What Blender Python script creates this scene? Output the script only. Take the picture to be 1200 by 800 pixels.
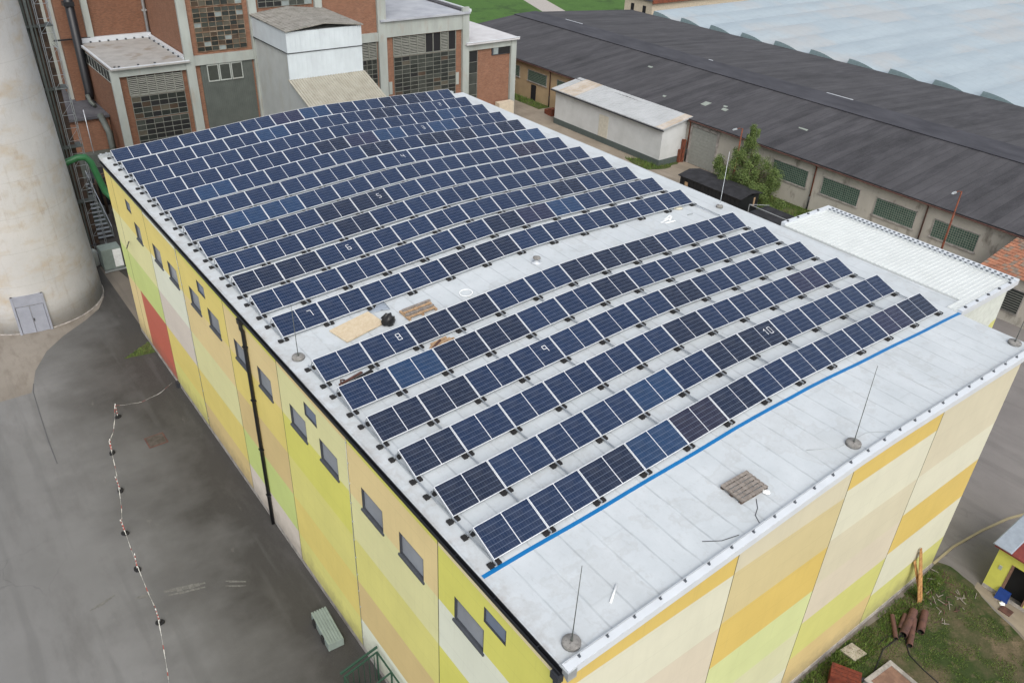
import bpy, math, random
from mathutils import Matrix, Vector, noise as mnoise
random.seed(7)
R = math.radians
SC = bpy.context.scene
COL = SC.collection
for o in list(bpy.data.objects): bpy.data.objects.remove(o)

# ------------------------------------------------------------------ camera
cd = bpy.data.cameras.new('camera'); cam = bpy.data.objects.new('camera', cd); COL.objects.link(cam)
def cam_axes(a, b, c):
    f = Vector((math.sin(a)*math.cos(b), math.cos(a)*math.cos(b), -math.sin(b)))
    r = Vector((math.cos(a), -math.sin(a), 0)); u = r.cross(f)
    return r*math.cos(c)+u*math.sin(c), u*math.cos(c)-r*math.sin(c), f
cr, cu, cf = cam_axes(R(38.66825875), R(32.08966621), R(2.70407082))
cam.matrix_world = Matrix(((cr.x, cu.x, -cf.x, -10.5047), (cr.y, cu.y, -cf.y, -13.4971), (cr.z, cu.z, -cf.z, 31.3749), (0, 0, 0, 1)))
cd.sensor_width = 36; cd.lens = 952.82*36/1200; cd.clip_end = 2000; cd.clip_start = .5
SC.camera = cam
SC.render.resolution_x = 1024; SC.render.resolution_y = 682

# ------------------------------------------------------------------ overcast sky and soft sun
SUN_AZ, SUN_EL = 206, 46
w = bpy.data.worlds.new('World'); SC.world = w; w.use_nodes = True
nt = w.node_tree; bg = nt.nodes['Background']
sky = nt.nodes.new('ShaderNodeTexSky'); sky.sky_type = 'NISHITA'; sky.sun_disc = False
sky.sun_elevation = R(SUN_EL); sky.sun_rotation = R(SUN_AZ); sky.dust_density = 4; sky.air_density = 1.2; sky.ozone_density = 1
hs = nt.nodes.new('ShaderNodeHueSaturation'); hs.inputs['Saturation'].default_value = .38
nt.links.new(sky.outputs[0], hs.inputs['Color']); nt.links.new(hs.outputs[0], bg.inputs[0]); bg.inputs[1].default_value = .15
sl = bpy.data.lights.new('sun', 'SUN'); sl.energy = .85; sl.angle = R(45); sl.color = (1, .965, .91)
so = bpy.data.objects.new('sun', sl); COL.objects.link(so)
sd = Vector((math.sin(R(SUN_AZ))*math.cos(R(SUN_EL)), math.cos(R(SUN_AZ))*math.cos(R(SUN_EL)), math.sin(R(SUN_EL))))
so.rotation_euler = sd.to_track_quat('Z', 'Y').to_euler(); so.location = (0, -20, 60)
SC.view_settings.view_transform = 'Standard'; SC.view_settings.look = 'None'
SC.view_settings.exposure = .48; SC.view_settings.gamma = 1; SC.view_settings.use_curve_mapping = False

# ------------------------------------------------------------------ materials
def lin(r, g, b, k=1.0):
    def c(v):
        v /= 255
        return (v/12.92 if v <= .04045 else ((v+.055)/1.055)**2.4)*k
    return (c(r), c(g), c(b))
class N:
    def __init__(s, name):
        s.m = bpy.data.materials.new(name); s.m.use_nodes = True; s.t = s.m.node_tree
        s.b = s.t.nodes['Principled BSDF']; s._tc = None
    def new(s, t, **k):
        n = s.t.nodes.new(t)
        for a, v in k.items(): setattr(n, a, v)
        return n
    def l(s, a, b): s.t.links.new(a, b)
    def co(s):
        if not s._tc: s._tc = s.new('ShaderNodeTexCoord')
        return s._tc.outputs['Object']
    def mapped(s, scale=(1, 1, 1), loc=(0, 0, 0)):
        n = s.new('ShaderNodeMapping'); n.inputs['Scale'].default_value = scale; n.inputs['Location'].default_value = loc
        s.l(s.co(), n.inputs[0]); return n.outputs[0]
    def noise(s, scale, detail=4, rough=.55, vec=None, stretch=None, loc=(0, 0, 0)):
        n = s.new('ShaderNodeTexNoise'); n.inputs['Scale'].default_value = scale; n.inputs['Detail'].default_value = detail; n.inputs['Roughness'].default_value = rough
        s.l(vec if vec is not None else (s.mapped(stretch or (1, 1, 1), loc)), n.inputs['Vector']); return n.outputs[0]
    def ramp(s, f, a, b, c0=0.0, c1=1.0):
        n = s.new('ShaderNodeMapRange'); n.inputs[1].default_value = a; n.inputs[2].default_value = b; n.inputs[3].default_value = c0; n.inputs[4].default_value = c1
        s.l(f, n.inputs[0]); return n.outputs[0]
    def math(s, op, a, b=None, c=None):
        n = s.new('ShaderNodeMath', operation=op)
        for i, v in enumerate((a, b, c)):
            if v is None: continue
            if isinstance(v, (int, float)): n.inputs[i].default_value = v
            else: s.l(v, n.inputs[i])
        return n.outputs[0]
    def mix(s, f, a, b):
        n = s.new('ShaderNodeMix', data_type='RGBA')
        for i, v in ((0, f), (6, a), (7, b)):
            if isinstance(v, (int, float)): n.inputs[i].default_value = v
            elif isinstance(v, tuple): n.inputs[i].default_value = (*v, 1)
            else: s.l(v, n.inputs[i])
        return n.outputs[2]
    def sep(s, v=None):
        n = s.new('ShaderNodeSeparateXYZ'); s.l(v if v is not None else s.co(), n.inputs[0]); return n.outputs
    def bump(s, h, strength=.3, dist=.02):
        n = s.new('ShaderNodeBump'); n.inputs['Strength'].default_value = strength; n.inputs['Distance'].default_value = dist
        s.l(h, n.inputs['Height']); s.l(n.outputs[0], s.b.inputs['Normal'])
    def out(s, col, rough=.7, metal=0, spec=.5):
        if isinstance(col, tuple): s.b.inputs['Base Color'].default_value = (*col, 1)
        else: s.l(col, s.b.inputs['Base Color'])
        s.b.inputs['Roughness'].default_value = rough; s.b.inputs['Metallic'].default_value = metal; s.b.inputs['Specular IOR Level'].default_value = spec
        return s.m
def plain(name, col, rough=.6, metal=0, var=.12, scale=3., spec=.4, bump=0):
    n = N(name); nz = n.noise(scale, 5, .6)
    c = n.mix(n.ramp(nz, .3, .7), tuple(v*(1-var) for v in col), tuple(min(1, v*(1+var)) for v in col))
    if bump: n.bump(n.noise(scale*8, 3), bump)
    return n.out(c, rough, metal, spec)
def mixed(name, a, b, scale=2., lo=.4, hi=.6, rough=.8, stretch=None, c=None, scale2=9., bump=.2, spec=.3, fine=0.):
    n = N(name); nz = n.noise(scale, 6, .6, stretch=stretch)
    col = n.mix(n.ramp(nz, lo, hi), a, b)
    if c: col = n.mix(n.ramp(n.noise(scale2, 5, .6, loc=(7, 3, 1), stretch=stretch), .55, .72), col, c)
    if fine:
        col = n.mix(n.ramp(n.noise(scale2*9, 3, .7), .3, .7, 0, fine), col, tuple(v*.45 for v in a))
    if bump: n.bump(n.noise(scale*12, 4), bump)
    return n.out(col, rough, 0, spec)

M = {}
# roof membrane with welded seams running along the hall
def roof_mat():
    n = N('roof_membrane'); x, y, z = n.sep()
    wob = n.noise(.35, 3); xx = n.math('ADD', x, n.math('MULTIPLY', wob, .22))
    fr = n.math('FRACT', n.math('MULTIPLY', xx, 1/.93))
    line = n.ramp(n.math('ABSOLUTE', n.math('SUBTRACT', fr, .5)), .012, .05, 1, 0)
    br = n.ramp(n.noise(.9, 3, loc=(3, 9, 0)), .35, .7, .05, .55)
    yy = n.math('FRACT', n.math('MULTIPLY', n.math('ADD', y, n.math('MULTIPLY', n.math('FLOOR', n.math('ADD', n.math('MULTIPLY', xx, 1/.93), .5)), 3.7)), 1/9.))
    line2 = n.ramp(n.math('ABSOLUTE', n.math('SUBTRACT', yy, .5)), .001, .006, .12, 0)
    base = n.mix(n.ramp(n.noise(.7, 6, .65), .3, .75), lin(200, 207, 211, .78), lin(216, 222, 226, .78))
    base = n.mix(n.ramp(n.noise(3.5, 6, .7, loc=(1, 5, 0)), .55, .8, 0, .35), base, lin(178, 180, 180, .74))
    base = n.mix(n.ramp(n.noise(22, 4, .7), .58, .8, 0, .25), base, lin(160, 160, 158, .74))
    pud = n.noise(.42, 5, .62, loc=(11, 2, 0)); edge = n.ramp(n.math('ABSOLUTE', n.math('SUBTRACT', pud, .56)), .004, .03, .16, 0)
    base = n.mix(edge, base, lin(170, 168, 162, .72)); base = n.mix(n.ramp(pud, .54, .66, 0, .16), base, lin(178, 178, 174, .72))
    base = n.mix(n.ramp(n.noise(7, 6, .75, stretch=(1, .35, 1), loc=(0, 3, 5)), .56, .78, 0, .4), base, lin(166, 166, 162, .7))
    c = n.mix(n.math('MULTIPLY', line, br), base, lin(150, 157, 162, .74))
    c = n.mix(line2, c, lin(150, 155, 158, .74))
    # dirt along the gutter edge
    c = n.mix(n.math('MULTIPLY', n.ramp(x, -.65, .1, .5, 0), n.ramp(n.noise(2.2, 5, .7, loc=(4, 4, 4)), .4, .65)), c, lin(165, 155, 145, .74))
    n.bump(n.math('ADD', line, n.math('MULTIPLY', n.noise(1.5, 4), .3)), .35, .02)
    return n.out(c, .55, 0, .35)
M['roof'] = roof_mat()
M['flash'] = plain('white_flashing', lin(214, 220, 226, .8), .35, .0, .05, 1.5)
M['gutter'] = plain('black_gutter', (.012, .013, .016), .4)
M['dark'] = plain('dark_metal', (.03, .033, .04), .5)
M['alu'] = plain('aluminium', (.72, .74, .76), .32, .75, .06)
M['railm'] = plain('rail_aluminium', (.4, .43, .46), .4, .55, .1)
M['boxgrey'] = plain('green_grey_steel', lin(150, 164, 158, .7), .5)
M['clipm'] = plain('grey_clip', lin(92, 98, 106, .8), .5)
M['galv'] = plain('galvanised_steel', (.45, .48, .49), .45, .5, .15)
M['frame_alu'] = plain('panel_frame', (.8, .82, .84), .35, .25, .03)
M['backsheet'] = plain('backsheet', (.6, .63, .67), .5)
M['rubber'] = plain('black_rubber', (.014, .014, .015), .85)
M['blue'] = plain('blue_tape', lin(6, 112, 176, .85), .45, 0, .08, 2)
M['digit'] = plain('white_marker', (.75, .77, .8), .6)
def cell_mat():
    n = N('solar_cells'); x, y, z = n.sep()
    oi = n.new('ShaderNodeObjectInfo')
    def lines(v, per, wid):
        f = n.math('FRACT', n.math('DIVIDE', v, per)); d = n.math('SUBTRACT', .5, n.math('ABSOLUTE', n.math('SUBTRACT', f, .5)))
        return n.math('LESS_THAN', d, wid/per)
    rows = lines(y, 1.1475/6, .006); cols = lines(x, 1.0125/10, .003)
    bus = lines(n.math('ADD', y, .0095), 1.1475/54, .0008)
    nz = n.ramp(n.noise(2.2, 3), .3, .7, .86, 1.14)
    v = n.new('ShaderNodeVectorMath', operation='SCALE'); n.l(oi.outputs['Color'], v.inputs[0]); n.l(nz, v.inputs['Scale'])
    c = n.mix(n.math('MULTIPLY', bus, .3), v.outputs[0], (.1, .13, .2))
    c = n.mix(n.math('MULTIPLY', cols, .32), c, (.16, .19, .25))
    dust = n.ramp(n.noise(1.4, 5, .65, loc=(3, 1, 0)), .45, .8, 0, .07); c = n.mix(dust, c, (.3, .3, .3)); c = n.mix(n.math('MULTIPLY', rows, .55), c, (.17, .21, .29))
    return n.out(c, .2, 0, .42)
M['cell'] = cell_mat()
def paint(name, rgb, k=.9):
    n = N(name); a = lin(*rgb, k)
    x, y, z = n.sep()
    nz = n.noise(.5, 5, .6); st = n.noise(1.3, 5, .65, stretch=(2.2, 2.2, .22), loc=(2, 5, 1))
    c = n.mix(n.ramp(nz, .3, .7), tuple(v*.95 for v in a), tuple(min(.92, v*1.04) for v in a))
    c = n.mix(n.ramp(st, .5, .8, 0, .2), c, tuple(v*.8 for v in a))
    st2 = n.noise(6, 5, .7, stretch=(1.5, 1.5, .06), loc=(7, 1, 3)); c = n.mix(n.ramp(st2, .56, .8, 0, .16), c, lin(128, 122, 104))
    gr = n.math('ADD', z, n.math('MULTIPLY', n.noise(1.8, 5, .7), -2.4)); c = n.mix(n.ramp(gr, -.9, .3, .45, 0), c, lin(110, 104, 92))
    hj = n.math('FRACT', n.math('DIVIDE', z, 1.2)); c = n.mix(n.ramp(n.math('ABSOLUTE', n.math('SUBTRACT', hj, .5)), .004, .012, .22, 0), c, tuple(v*.5 for v in a))
    fr = n.math('FRACT', n.math('MULTIPLY', n.math('ADD', x, y), 1/.3))
    n.bump(n.ramp(n.math('ABSOLUTE', n.math('SUBTRACT', fr, .5)), .0, .06), .06, .01)
    return n.out(c, .5, 0, .3)
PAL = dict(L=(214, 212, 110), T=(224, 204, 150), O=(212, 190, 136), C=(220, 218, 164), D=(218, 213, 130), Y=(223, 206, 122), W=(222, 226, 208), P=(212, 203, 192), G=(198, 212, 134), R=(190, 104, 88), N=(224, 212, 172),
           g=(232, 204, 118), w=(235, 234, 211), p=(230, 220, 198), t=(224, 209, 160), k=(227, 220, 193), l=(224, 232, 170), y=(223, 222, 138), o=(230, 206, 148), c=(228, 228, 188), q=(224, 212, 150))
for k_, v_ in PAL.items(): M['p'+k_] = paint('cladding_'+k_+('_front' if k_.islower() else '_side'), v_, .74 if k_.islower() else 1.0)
M['seam'] = plain('dark_seam', (.1, .1, .06), .7)
M['plinth'] = mixed('concrete_plinth', lin(165, 160, 155), lin(130, 126, 122), 2)
M['blind'] = plain('grey_glazing', lin(160, 166, 174, .8), .18, 0, .16, .5, .5)
M['glassb'] = plain('blue_glazing', lin(128, 142, 164, .75), .15, 0, .15, .8, .6)
M['winframe'] = plain('window_frame_dark', (.05, .055, .065), .5)
def asphalt(name, a, b, c, s=.12, stain=.5, wall_tone=None):
    n = N(name)
    col = n.mix(n.ramp(n.noise(s, 6, .6), .35, .68), a, b)
    if wall_tone:   # darker colour towards the hall wall, with streaky edges
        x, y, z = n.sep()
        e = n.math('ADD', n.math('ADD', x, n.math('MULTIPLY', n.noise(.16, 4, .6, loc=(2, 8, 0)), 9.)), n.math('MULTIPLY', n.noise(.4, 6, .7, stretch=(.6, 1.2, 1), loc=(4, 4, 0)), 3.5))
        col = n.mix(n.ramp(e, -3.2, 4.0), col, wall_tone)
    col = n.mix(n.ramp(n.noise(s*3, 6, .65, stretch=(1.6, .5, 1), loc=(5, 1, 0)), .5, .72, 0, stain), col, c)
    col = n.mix(n.ramp(n.noise(60, 3, .8), .35, .7, 0, .25), col, tuple(v*.5 for v in a))
    col = n.mix(n.ramp(n.noise(1.1, 5, .7, stretch=(1, .4, 1), loc=(9, 1, 4)), .66, .8, 0, .4), col, lin(150, 146, 140, .8))
    tr = n.noise(1.3, 3, .5, stretch=(.9, .07, 1), loc=(1, 6, 2)); col = n.mix(n.ramp(tr, .56, .66, 0, .3), col, tuple(v*.62 for v in b))
    sp = n.noise(7, 3, .6, loc=(4, 0, 0)); col = n.mix(n.ramp(sp, .7, .76, 0, .5), col, tuple(v*.5 for v in b))
    vo = n.new('ShaderNodeTexVoronoi', feature='DISTANCE_TO_EDGE'); vo.inputs['Scale'].default_value = .16
    wv = n.new('ShaderNodeVectorMath', operation='ADD'); n.l(n.co(), wv.inputs[0])
    nn = n.new('ShaderNodeTexNoise'); nn.inputs['Scale'].default_value = .8; n.l(n.co(), nn.inputs['Vector']); n.l(nn.outputs['Color'], wv.inputs[1]); n.l(wv.outputs[0], vo.inputs['Vector'])
    col = n.mix(n.math('MULTIPLY', n.ramp(vo.outputs['Distance'], .001, .004, .22, 0), n.ramp(n.noise(.1, 2, loc=(3, 3, 3)), .5, .65)), col, (.03, .03, .03))
    ag = n.noise(140, 2, .9); col = n.mix(n.ramp(ag, .5, .75, 0, .3), col, lin(165, 162, 158, .8))
    n.bump(n.noise(35, 4), .4, .012)
    return n.out(col, .82, 0, .3)
M['yard'] = asphalt('yard_asphalt', lin(122, 122, 122, 1), lin(106, 106, 105, 1), lin(84, 82, 80, .95), wall_tone=lin(57, 55, 52, .78))
M['yard2'] = asphalt('right_asphalt', lin(128, 124, 121), lin(112, 108, 106), lin(98, 94, 92), .2)
M['ground'] = asphalt('ground_dust', lin(122, 114, 104), lin(104, 98, 90), lin(90, 86, 78), .2)
M['path'] = asphalt('path_concrete', lin(150, 140, 126), lin(128, 118, 104), lin(108, 100, 88), .35)
M['apron'] = asphalt('apron_concrete', lin(146, 139, 130, .9), lin(128, 121, 112, .9), lin(104, 93, 82, .9), .3, .7)
M['alley'] = asphalt('shaded_alley_ground', lin(66, 62, 58), lin(54, 51, 48), lin(42, 40, 38), .3)  # dark colour holds the shade of the narrow alley
M['grassbase'] = mixed('grass_ground', lin(72, 92, 46, .8), lin(96, 98, 62, .8), .8, .35, .65, .95, c=lin(112, 100, 76, .8), scale2=.55, bump=.5, fine=.5)
M['dirtgrass'] = mixed('worn_grass_ground', lin(62, 78, 38, .7), lin(110, 98, 78, .75), .5, .44, .62, .95, c=lin(128, 112, 92, .8), scale2=1.3, bump=.6, fine=.5)
M['lawn'] = mixed('lawn_green', lin(82, 122, 54, .62), lin(96, 138, 62, .62), .3, .3, .7, .95, c=lin(60, 88, 44, .6), scale2=.25, fine=.5, bump=.6)
M['farroad'] = plain('far_path', lin(178, 172, 166, .8), .9)
def leafm(name, a, b):
    n = N(name); oi = n.new('ShaderNodeNewGeometry')
    c = n.mix(oi.outputs['Random Per Island'], a, b)
    n.b.inputs['Subsurface Weight'].default_value = 0
    return n.out(c, .6, 0, .25)
M['leaf'] = leafm('tree_leaves', lin(72, 96, 52, .75), lin(126, 144, 82, .8))
M['blade'] = leafm('grass_blades', lin(62, 92, 36, .9), lin(120, 140, 68, .85))
M['weed'] = leafm('dry_weeds', lin(120, 112, 70, .8), lin(80, 100, 44, .8))
M['bark'] = plain('bark', (.1, .075, .055), .9)
def brick(name, a, b, mortar, dirt=.3):
    n = N(name); x, y, z = n.sep(); cx = n.new('ShaderNodeCombineXYZ'); n.l(n.math('ADD', x, y), cx.inputs[0]); n.l(z, cx.inputs[1])
    t = n.new('ShaderNodeTexBrick'); n.l(cx.outputs[0], t.inputs['Vector'])
    t.inputs['Scale'].default_value = 1; t.inputs['Brick Width'].default_value = .26; t.inputs['Row Height'].default_value = .085; t.inputs['Mortar Size'].default_value = .008
    t.inputs['Color1'].default_value = (*a, 1); t.inputs['Color2'].default_value = (*b, 1); t.inputs['Mortar'].default_value = (*mortar, 1); t.inputs['Bias'].default_value = -.1
    c = n.mix(n.ramp(n.noise(1.2, 6, .7), .4, .7, 0, .5), t.outputs[0], tuple(v*.62 for v in a))
    c = n.mix(n.ramp(n.noise(5., 5, .7, loc=(4, 4, 4), stretch=(1, 1, 2.)), .55, .75, 0, .55), c, lin(176, 136, 112, .75))
    n.bump(t.outputs['Fac'], .25, .01)
    return n.out(c, .85, 0, .25)
M['brick'] = brick('red_brick', lin(158, 113, 90, .76), lin(131, 93, 76, .76), lin(144, 124, 108, .76))
M['brick2'] = brick('dull_brick', lin(140, 98, 76, .8), lin(114, 80, 64, .8), lin(118, 100, 86, .8))
M['conc'] = mixed('painted_concrete', lin(190, 197, 192, .7), lin(168, 174, 169, .7), .8, .35, .7, .75, stretch=(1, 1, .3), c=lin(150, 148, 140), scale2=1.6)
M['concroof'] = mixed('flat_roof_felt', lin(160, 159, 156, .8), lin(176, 175, 172, .8), .9, .35, .65, .85, c=lin(120, 106, 90), scale2=.4)
M['greyroof'] = mixed('grey_felt_roof', lin(150, 154, 162), lin(168, 172, 178), .7, .35, .65, .8)
M['paleroof'] = mixed('pale_roof', lin(205, 204, 206, .75), lin(222, 222, 224, .75), .5, .35, .65, .7)
M['darkroof'] = mixed('dark_low_roof', lin(70, 70, 76), lin(86, 86, 90), .8, .35, .65, .9, c=lin(52, 52, 56), scale2=1.5)
for i_, cc in enumerate(((52, 56, 54), (72, 76, 72), (96, 92, 82), (24, 25, 27), (150, 160, 160), (84, 72, 62))):
    M['gl%d' % i_] = plain('factory_glass_%d' % i_, lin(*cc, .75), .2 if i_ != 3 else .6, 0, .2, 1.2, .5)
M['bars'] = plain('window_bars', lin(140, 142, 134, .7), .7)
M['barsr'] = mixed('rusty_bars', lin(140, 128, 112), lin(110, 88, 70), 2)
M['corrdark'] = plain('dark_sheet', lin(96, 102, 98, .8), .6, .1, .15, 1)
def ribbed(name, rgb, axis, per, k=.9, rough=.45, dirt=None, metal=0., depth=.4):
    n = N(name); o = n.sep()
    ax = {'x': o[0], 'y': o[1]}[axis]
    f = n.math('FRACT', n.math('DIVIDE', ax, per)); h = n.ramp(n.math('ABSOLUTE', n.math('SUBTRACT', f, .5)), .25, .4)
    a = lin(*rgb, k); c = n.mix(n.ramp(n.noise(.8, 5), .3, .7), tuple(v*.92 for v in a), tuple(min(.9, v*1.05) for v in a))
    if dirt: c = n.mix(n.ramp(n.noise(1.1, 6, .65, stretch=(1, 1, .25), loc=(2, 2, 2)), .5, .75, 0, .7), c, lin(*dirt))
    n.bump(h, depth, .03)
    return n.out(c, rough, metal, .4)
M['shedwhite'] = ribbed('white_sheet_cladding', (214, 224, 230), 'x', .5, .78, dirt=(180, 188, 194))
M['shedgrey'] = ribbed('grey_sheet_cladding', (186, 191, 190), 'y', .35, .85, dirt=(160, 160, 150))
M['shedroof'] = mixed('lichen_sheet_roof', lin(136, 134, 128, .85), lin(158, 156, 150, .85), 1.2, .35, .65, .85, c=lin(104, 101, 94, .85), scale2=2.2)
M['leanto'] = mixed('cream_corrugated_roof', lin(188, 185, 172, .72), lin(170, 166, 152, .72), 1.2, .35, .7, .7)
M['ribwhite'] = plain('ribbed_white_roof', lin(228, 233, 232, .74), .4, 0, .05, 1.)
M['steelwhite'] = plain('white_wall_panel', lin(226, 232, 224, .74), .5)
def silo_mat():
    n = N('stained_plaster'); x, y, z = n.sep()
    c = n.mix(n.ramp(n.noise(.35, 6, .6), .35, .65), lin(203, 202, 200, .8), lin(190, 190, 189, .8))
    c = n.mix(n.ramp(n.noise(.55, 6, .62, stretch=(1, 1, 1.6), loc=(3, 1, 8)), .5, .72, 0, .75), c, lin(188, 172, 148, .78))
    c = n.mix(n.ramp(n.noise(1.6, 6, .7, stretch=(1, 1, .5), loc=(1, 1, 1)), .56, .76, 0, .6), c, lin(162, 146, 126, .8))
    c = n.mix(n.ramp(n.noise(9, 5, .75), .55, .75, 0, .35), c, lin(156, 152, 148, .8))
    vs = n.noise(2.6, 5, .7, stretch=(1.6, 1.6, .1), loc=(6, 2, 2)); c = n.mix(n.ramp(vs, .56, .76, 0, .4), c, lin(150, 142, 130, .85))
    pf = n.math('FRACT', n.math('DIVIDE', z, 2.4)); c = n.mix(n.ramp(n.math('ABSOLUTE', n.math('SUBTRACT', pf, .5)), .004, .012, .2, 0), c, lin(140, 134, 126, .7))
    n.bump(n.noise(3, 7, .68), .45, .04)
    return n.out(c, .95, 0, .2)
M['silo'] = silo_mat()
M['greydoor'] = plain('grey_door_paint', lin(150, 154, 166, .85), .5, 0, .1, 2)
def hallroof():
    n = N('bitumen_roof'); x, y, z = n.sep()
    st = n.noise(.62, 5, .6, stretch=(.3, 1, 1)); st2 = n.noise(2.4, 4, .6, stretch=(.16, 1, 1), loc=(3, 3, 0))
    c = n.mix(n.ramp(st, .3, .7), lin(46, 46, 49, .8), lin(80, 79, 83, .9))
    c = n.mix(n.ramp(st2, .42, .68, 0, .75), c, lin(50, 49, 54, .8))
    c = n.mix(n.ramp(n.noise(.5, 6, .65, loc=(9, 2, 1)), .58, .78, 0, .5), c, lin(76, 75, 78, .8))
    wn_ = n.new('ShaderNodeTexWhiteNoise', noise_dimensions='1D'); n.l(n.math('FLOOR', n.math('ADD', n.math('MULTIPLY', y, 1/1.02), .5)), wn_.inputs['W'])
    c = n.mix(n.ramp(wn_.outputs['Value'], 0, 1, 0, .45), c, lin(84, 83, 86, .9))
    fr = n.math('FRACT', n.math('MULTIPLY', y, 1/1.02)); c = n.mix(n.ramp(n.math('ABSOLUTE', n.math('SUBTRACT', fr, .5)), .01, .05, .6, 0), c, (.018, .018, .02)); c = n.mix(n.ramp(n.noise(14, 4, .7, stretch=(.3, 1, 1)), .45, .75, 0, .4), c, lin(96, 94, 94, .8))
    n.bump(n.noise(6, 5), .4, .03)
    return n.out(c, .8, 0, .35)
M['hallroof'] = hallroof()
M['ridge'] = mixed('ridge_felt', lin(58, 58, 64, .85), lin(76, 76, 82, .85), .6, .35, .65, .75, stretch=(1, .4, 1))
M['hallwall'] = mixed('stained_render', lin(190, 185, 174, .85), lin(172, 168, 158, .85), .6, .35, .7, .88, stretch=(1, 1, .45), c=lin(122, 117, 108, .85), scale2=1.1)
M['tanwall'] = mixed('tan_render', lin(176, 154, 122), lin(160, 140, 112), .7, .35, .7, .88)
def glassblock():
    n = N('glass_blocks'); x, y, z = n.sep()
    def g(v, per, w_):
        f = n.math('FRACT', n.math('DIVIDE', v, per)); return n.math('LESS_THAN', n.math('SUBTRACT', .5, n.math('ABSOLUTE', n.math('SUBTRACT', f, .5))), w_/per)
    ln = n.math('MAXIMUM', g(y, .21, .022), g(z, .21, .022))
    c = n.mix(n.ramp(n.noise(3, 3), .35, .65), lin(48, 74, 66, .8), lin(72, 98, 88, .8)); c = n.mix(ln, c, lin(128, 138, 126, .8))
    return n.out(c, .25, 0, .5)
M['gblock'] = glassblock()
M['rust'] = mixed('rust', lin(128, 72, 52), lin(98, 60, 48), 3, c=lin(70, 48, 42), scale2=6)
M['rustdk'] = mixed('dark_rust', lin(98, 70, 62), lin(78, 56, 52), 3, c=lin(60, 44, 40), scale2=6)
def shellroof():
    n = N('pale_shell_roof'); x, y, z = n.sep()
    c = n.mix(n.ramp(n.noise(.16, 6, .65, stretch=(.35, 1, 1)), .35, .65), lin(187, 201, 209, .68), lin(173, 188, 198, .68))
    c = n.mix(n.ramp(n.noise(.07, 4, .6, loc=(4, 1, 0)), .5, .62, 0, .8), c, lin(192, 196, 198, .66))
    fr = n.math('FRACT', n.math('DIVIDE', x, 2.4)); c = n.mix(n.ramp(n.math('ABSOLUTE', n.math('SUBTRACT', fr, .5)), .02, .05, .14, 0), c, lin(140, 150, 160, .66))
    c = n.mix(n.ramp(n.noise(1.4, 6, .75, stretch=(.3, 1, 1)), .5, .78, 0, .35), c, lin(156, 166, 172, .66))
    return n.out(c, .6, 0, .3)
M['farwhite'] = shellroof()
M['endcap'] = plain('grey_green_endcap', lin(136, 156, 160, .8), .6)
M['cream'] = plain('cream_render', lin(200, 188, 168, .85), .85)
M['tile'] = mixed('old_tiles', lin(172, 120, 94), lin(140, 96, 76), 1.4, .35, .65, .9, c=lin(104, 92, 82), scale2=1.8, bump=.6)
M['wood'] = mixed('bare_timber', lin(176, 148, 118), lin(150, 124, 96), 3, stretch=(6, 1, 1), c=lin(120, 96, 74), scale2=3)
M['woodgrey'] = mixed('weathered_pallet_wood', lin(158, 150, 142, .8), lin(132, 124, 117, .8), 3, stretch=(5, 1, 1), c=lin(104, 96, 90, .8), scale2=4)
M['ply'] = mixed('pale_plywood', lin(222, 206, 178, .8), lin(210, 192, 162, .8), 5, .35, .65, .7, c=lin(196, 172, 140, .8), scale2=11)
M['plank'] = mixed('fresh_planks', lin(196, 152, 98, .85), lin(160, 116, 72, .85), 4, c=lin(150, 110, 70), scale2=7)
M['black'] = plain('black_plastic', (.012, .012, .013), .38, 0, .3, 5)
M['greyplastic'] = plain('grey_sheeting', lin(150, 160, 172, .85), .4)
M['whiteplastic'] = plain('white_plastic', (.8, .82, .82), .35)
M['stone'] = mixed('concrete_disc', lin(150, 148, 144, .85), lin(126, 124, 121, .85), 6, c=lin(100, 98, 95, .85), scale2=14)
M['red'] = plain('red_paint', (.34, .06, .05), .55)
M['white'] = plain('white_paint', (.6, .6, .58), .5)
M['green'] = plain('green_pipe_paint', lin(58, 122, 76, .6), .42, 0, .12, 2)
M['darkgreen'] = plain('dark_green_steel', lin(46, 78, 62, .8), .5)
M['yellow'] = plain('yellow_render', lin(224, 224, 110, .72), .6, 0, .06, 2)
M['redroof'] = mixed('red_sheet_roof', lin(128, 62, 56), lin(104, 50, 48), 1.5)
M['bluep'] = plain('blue_plastic', lin(38, 72, 150, .65), .4)
M['void'] = plain('dark_interior', (.012, .012, .014), .9)
M['redbox'] = mixed('red_brown_paint', lin(132, 64, 46, .7), lin(104, 52, 40, .7), 4, c=lin(82, 56, 48, .7), scale2=8)
M['pinky'] = mixed('terracotta_slab', lin(150, 118, 100, .75), lin(128, 100, 86, .75), 3)
M['tarp'] = mixed('black_felt', lin(58, 58, 62, .7), lin(44, 44, 47, .7), 1.5)
M['brownwood'] = mixed('dark_brown_boards', lin(84, 68, 58), lin(62, 52, 46), 3)

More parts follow.
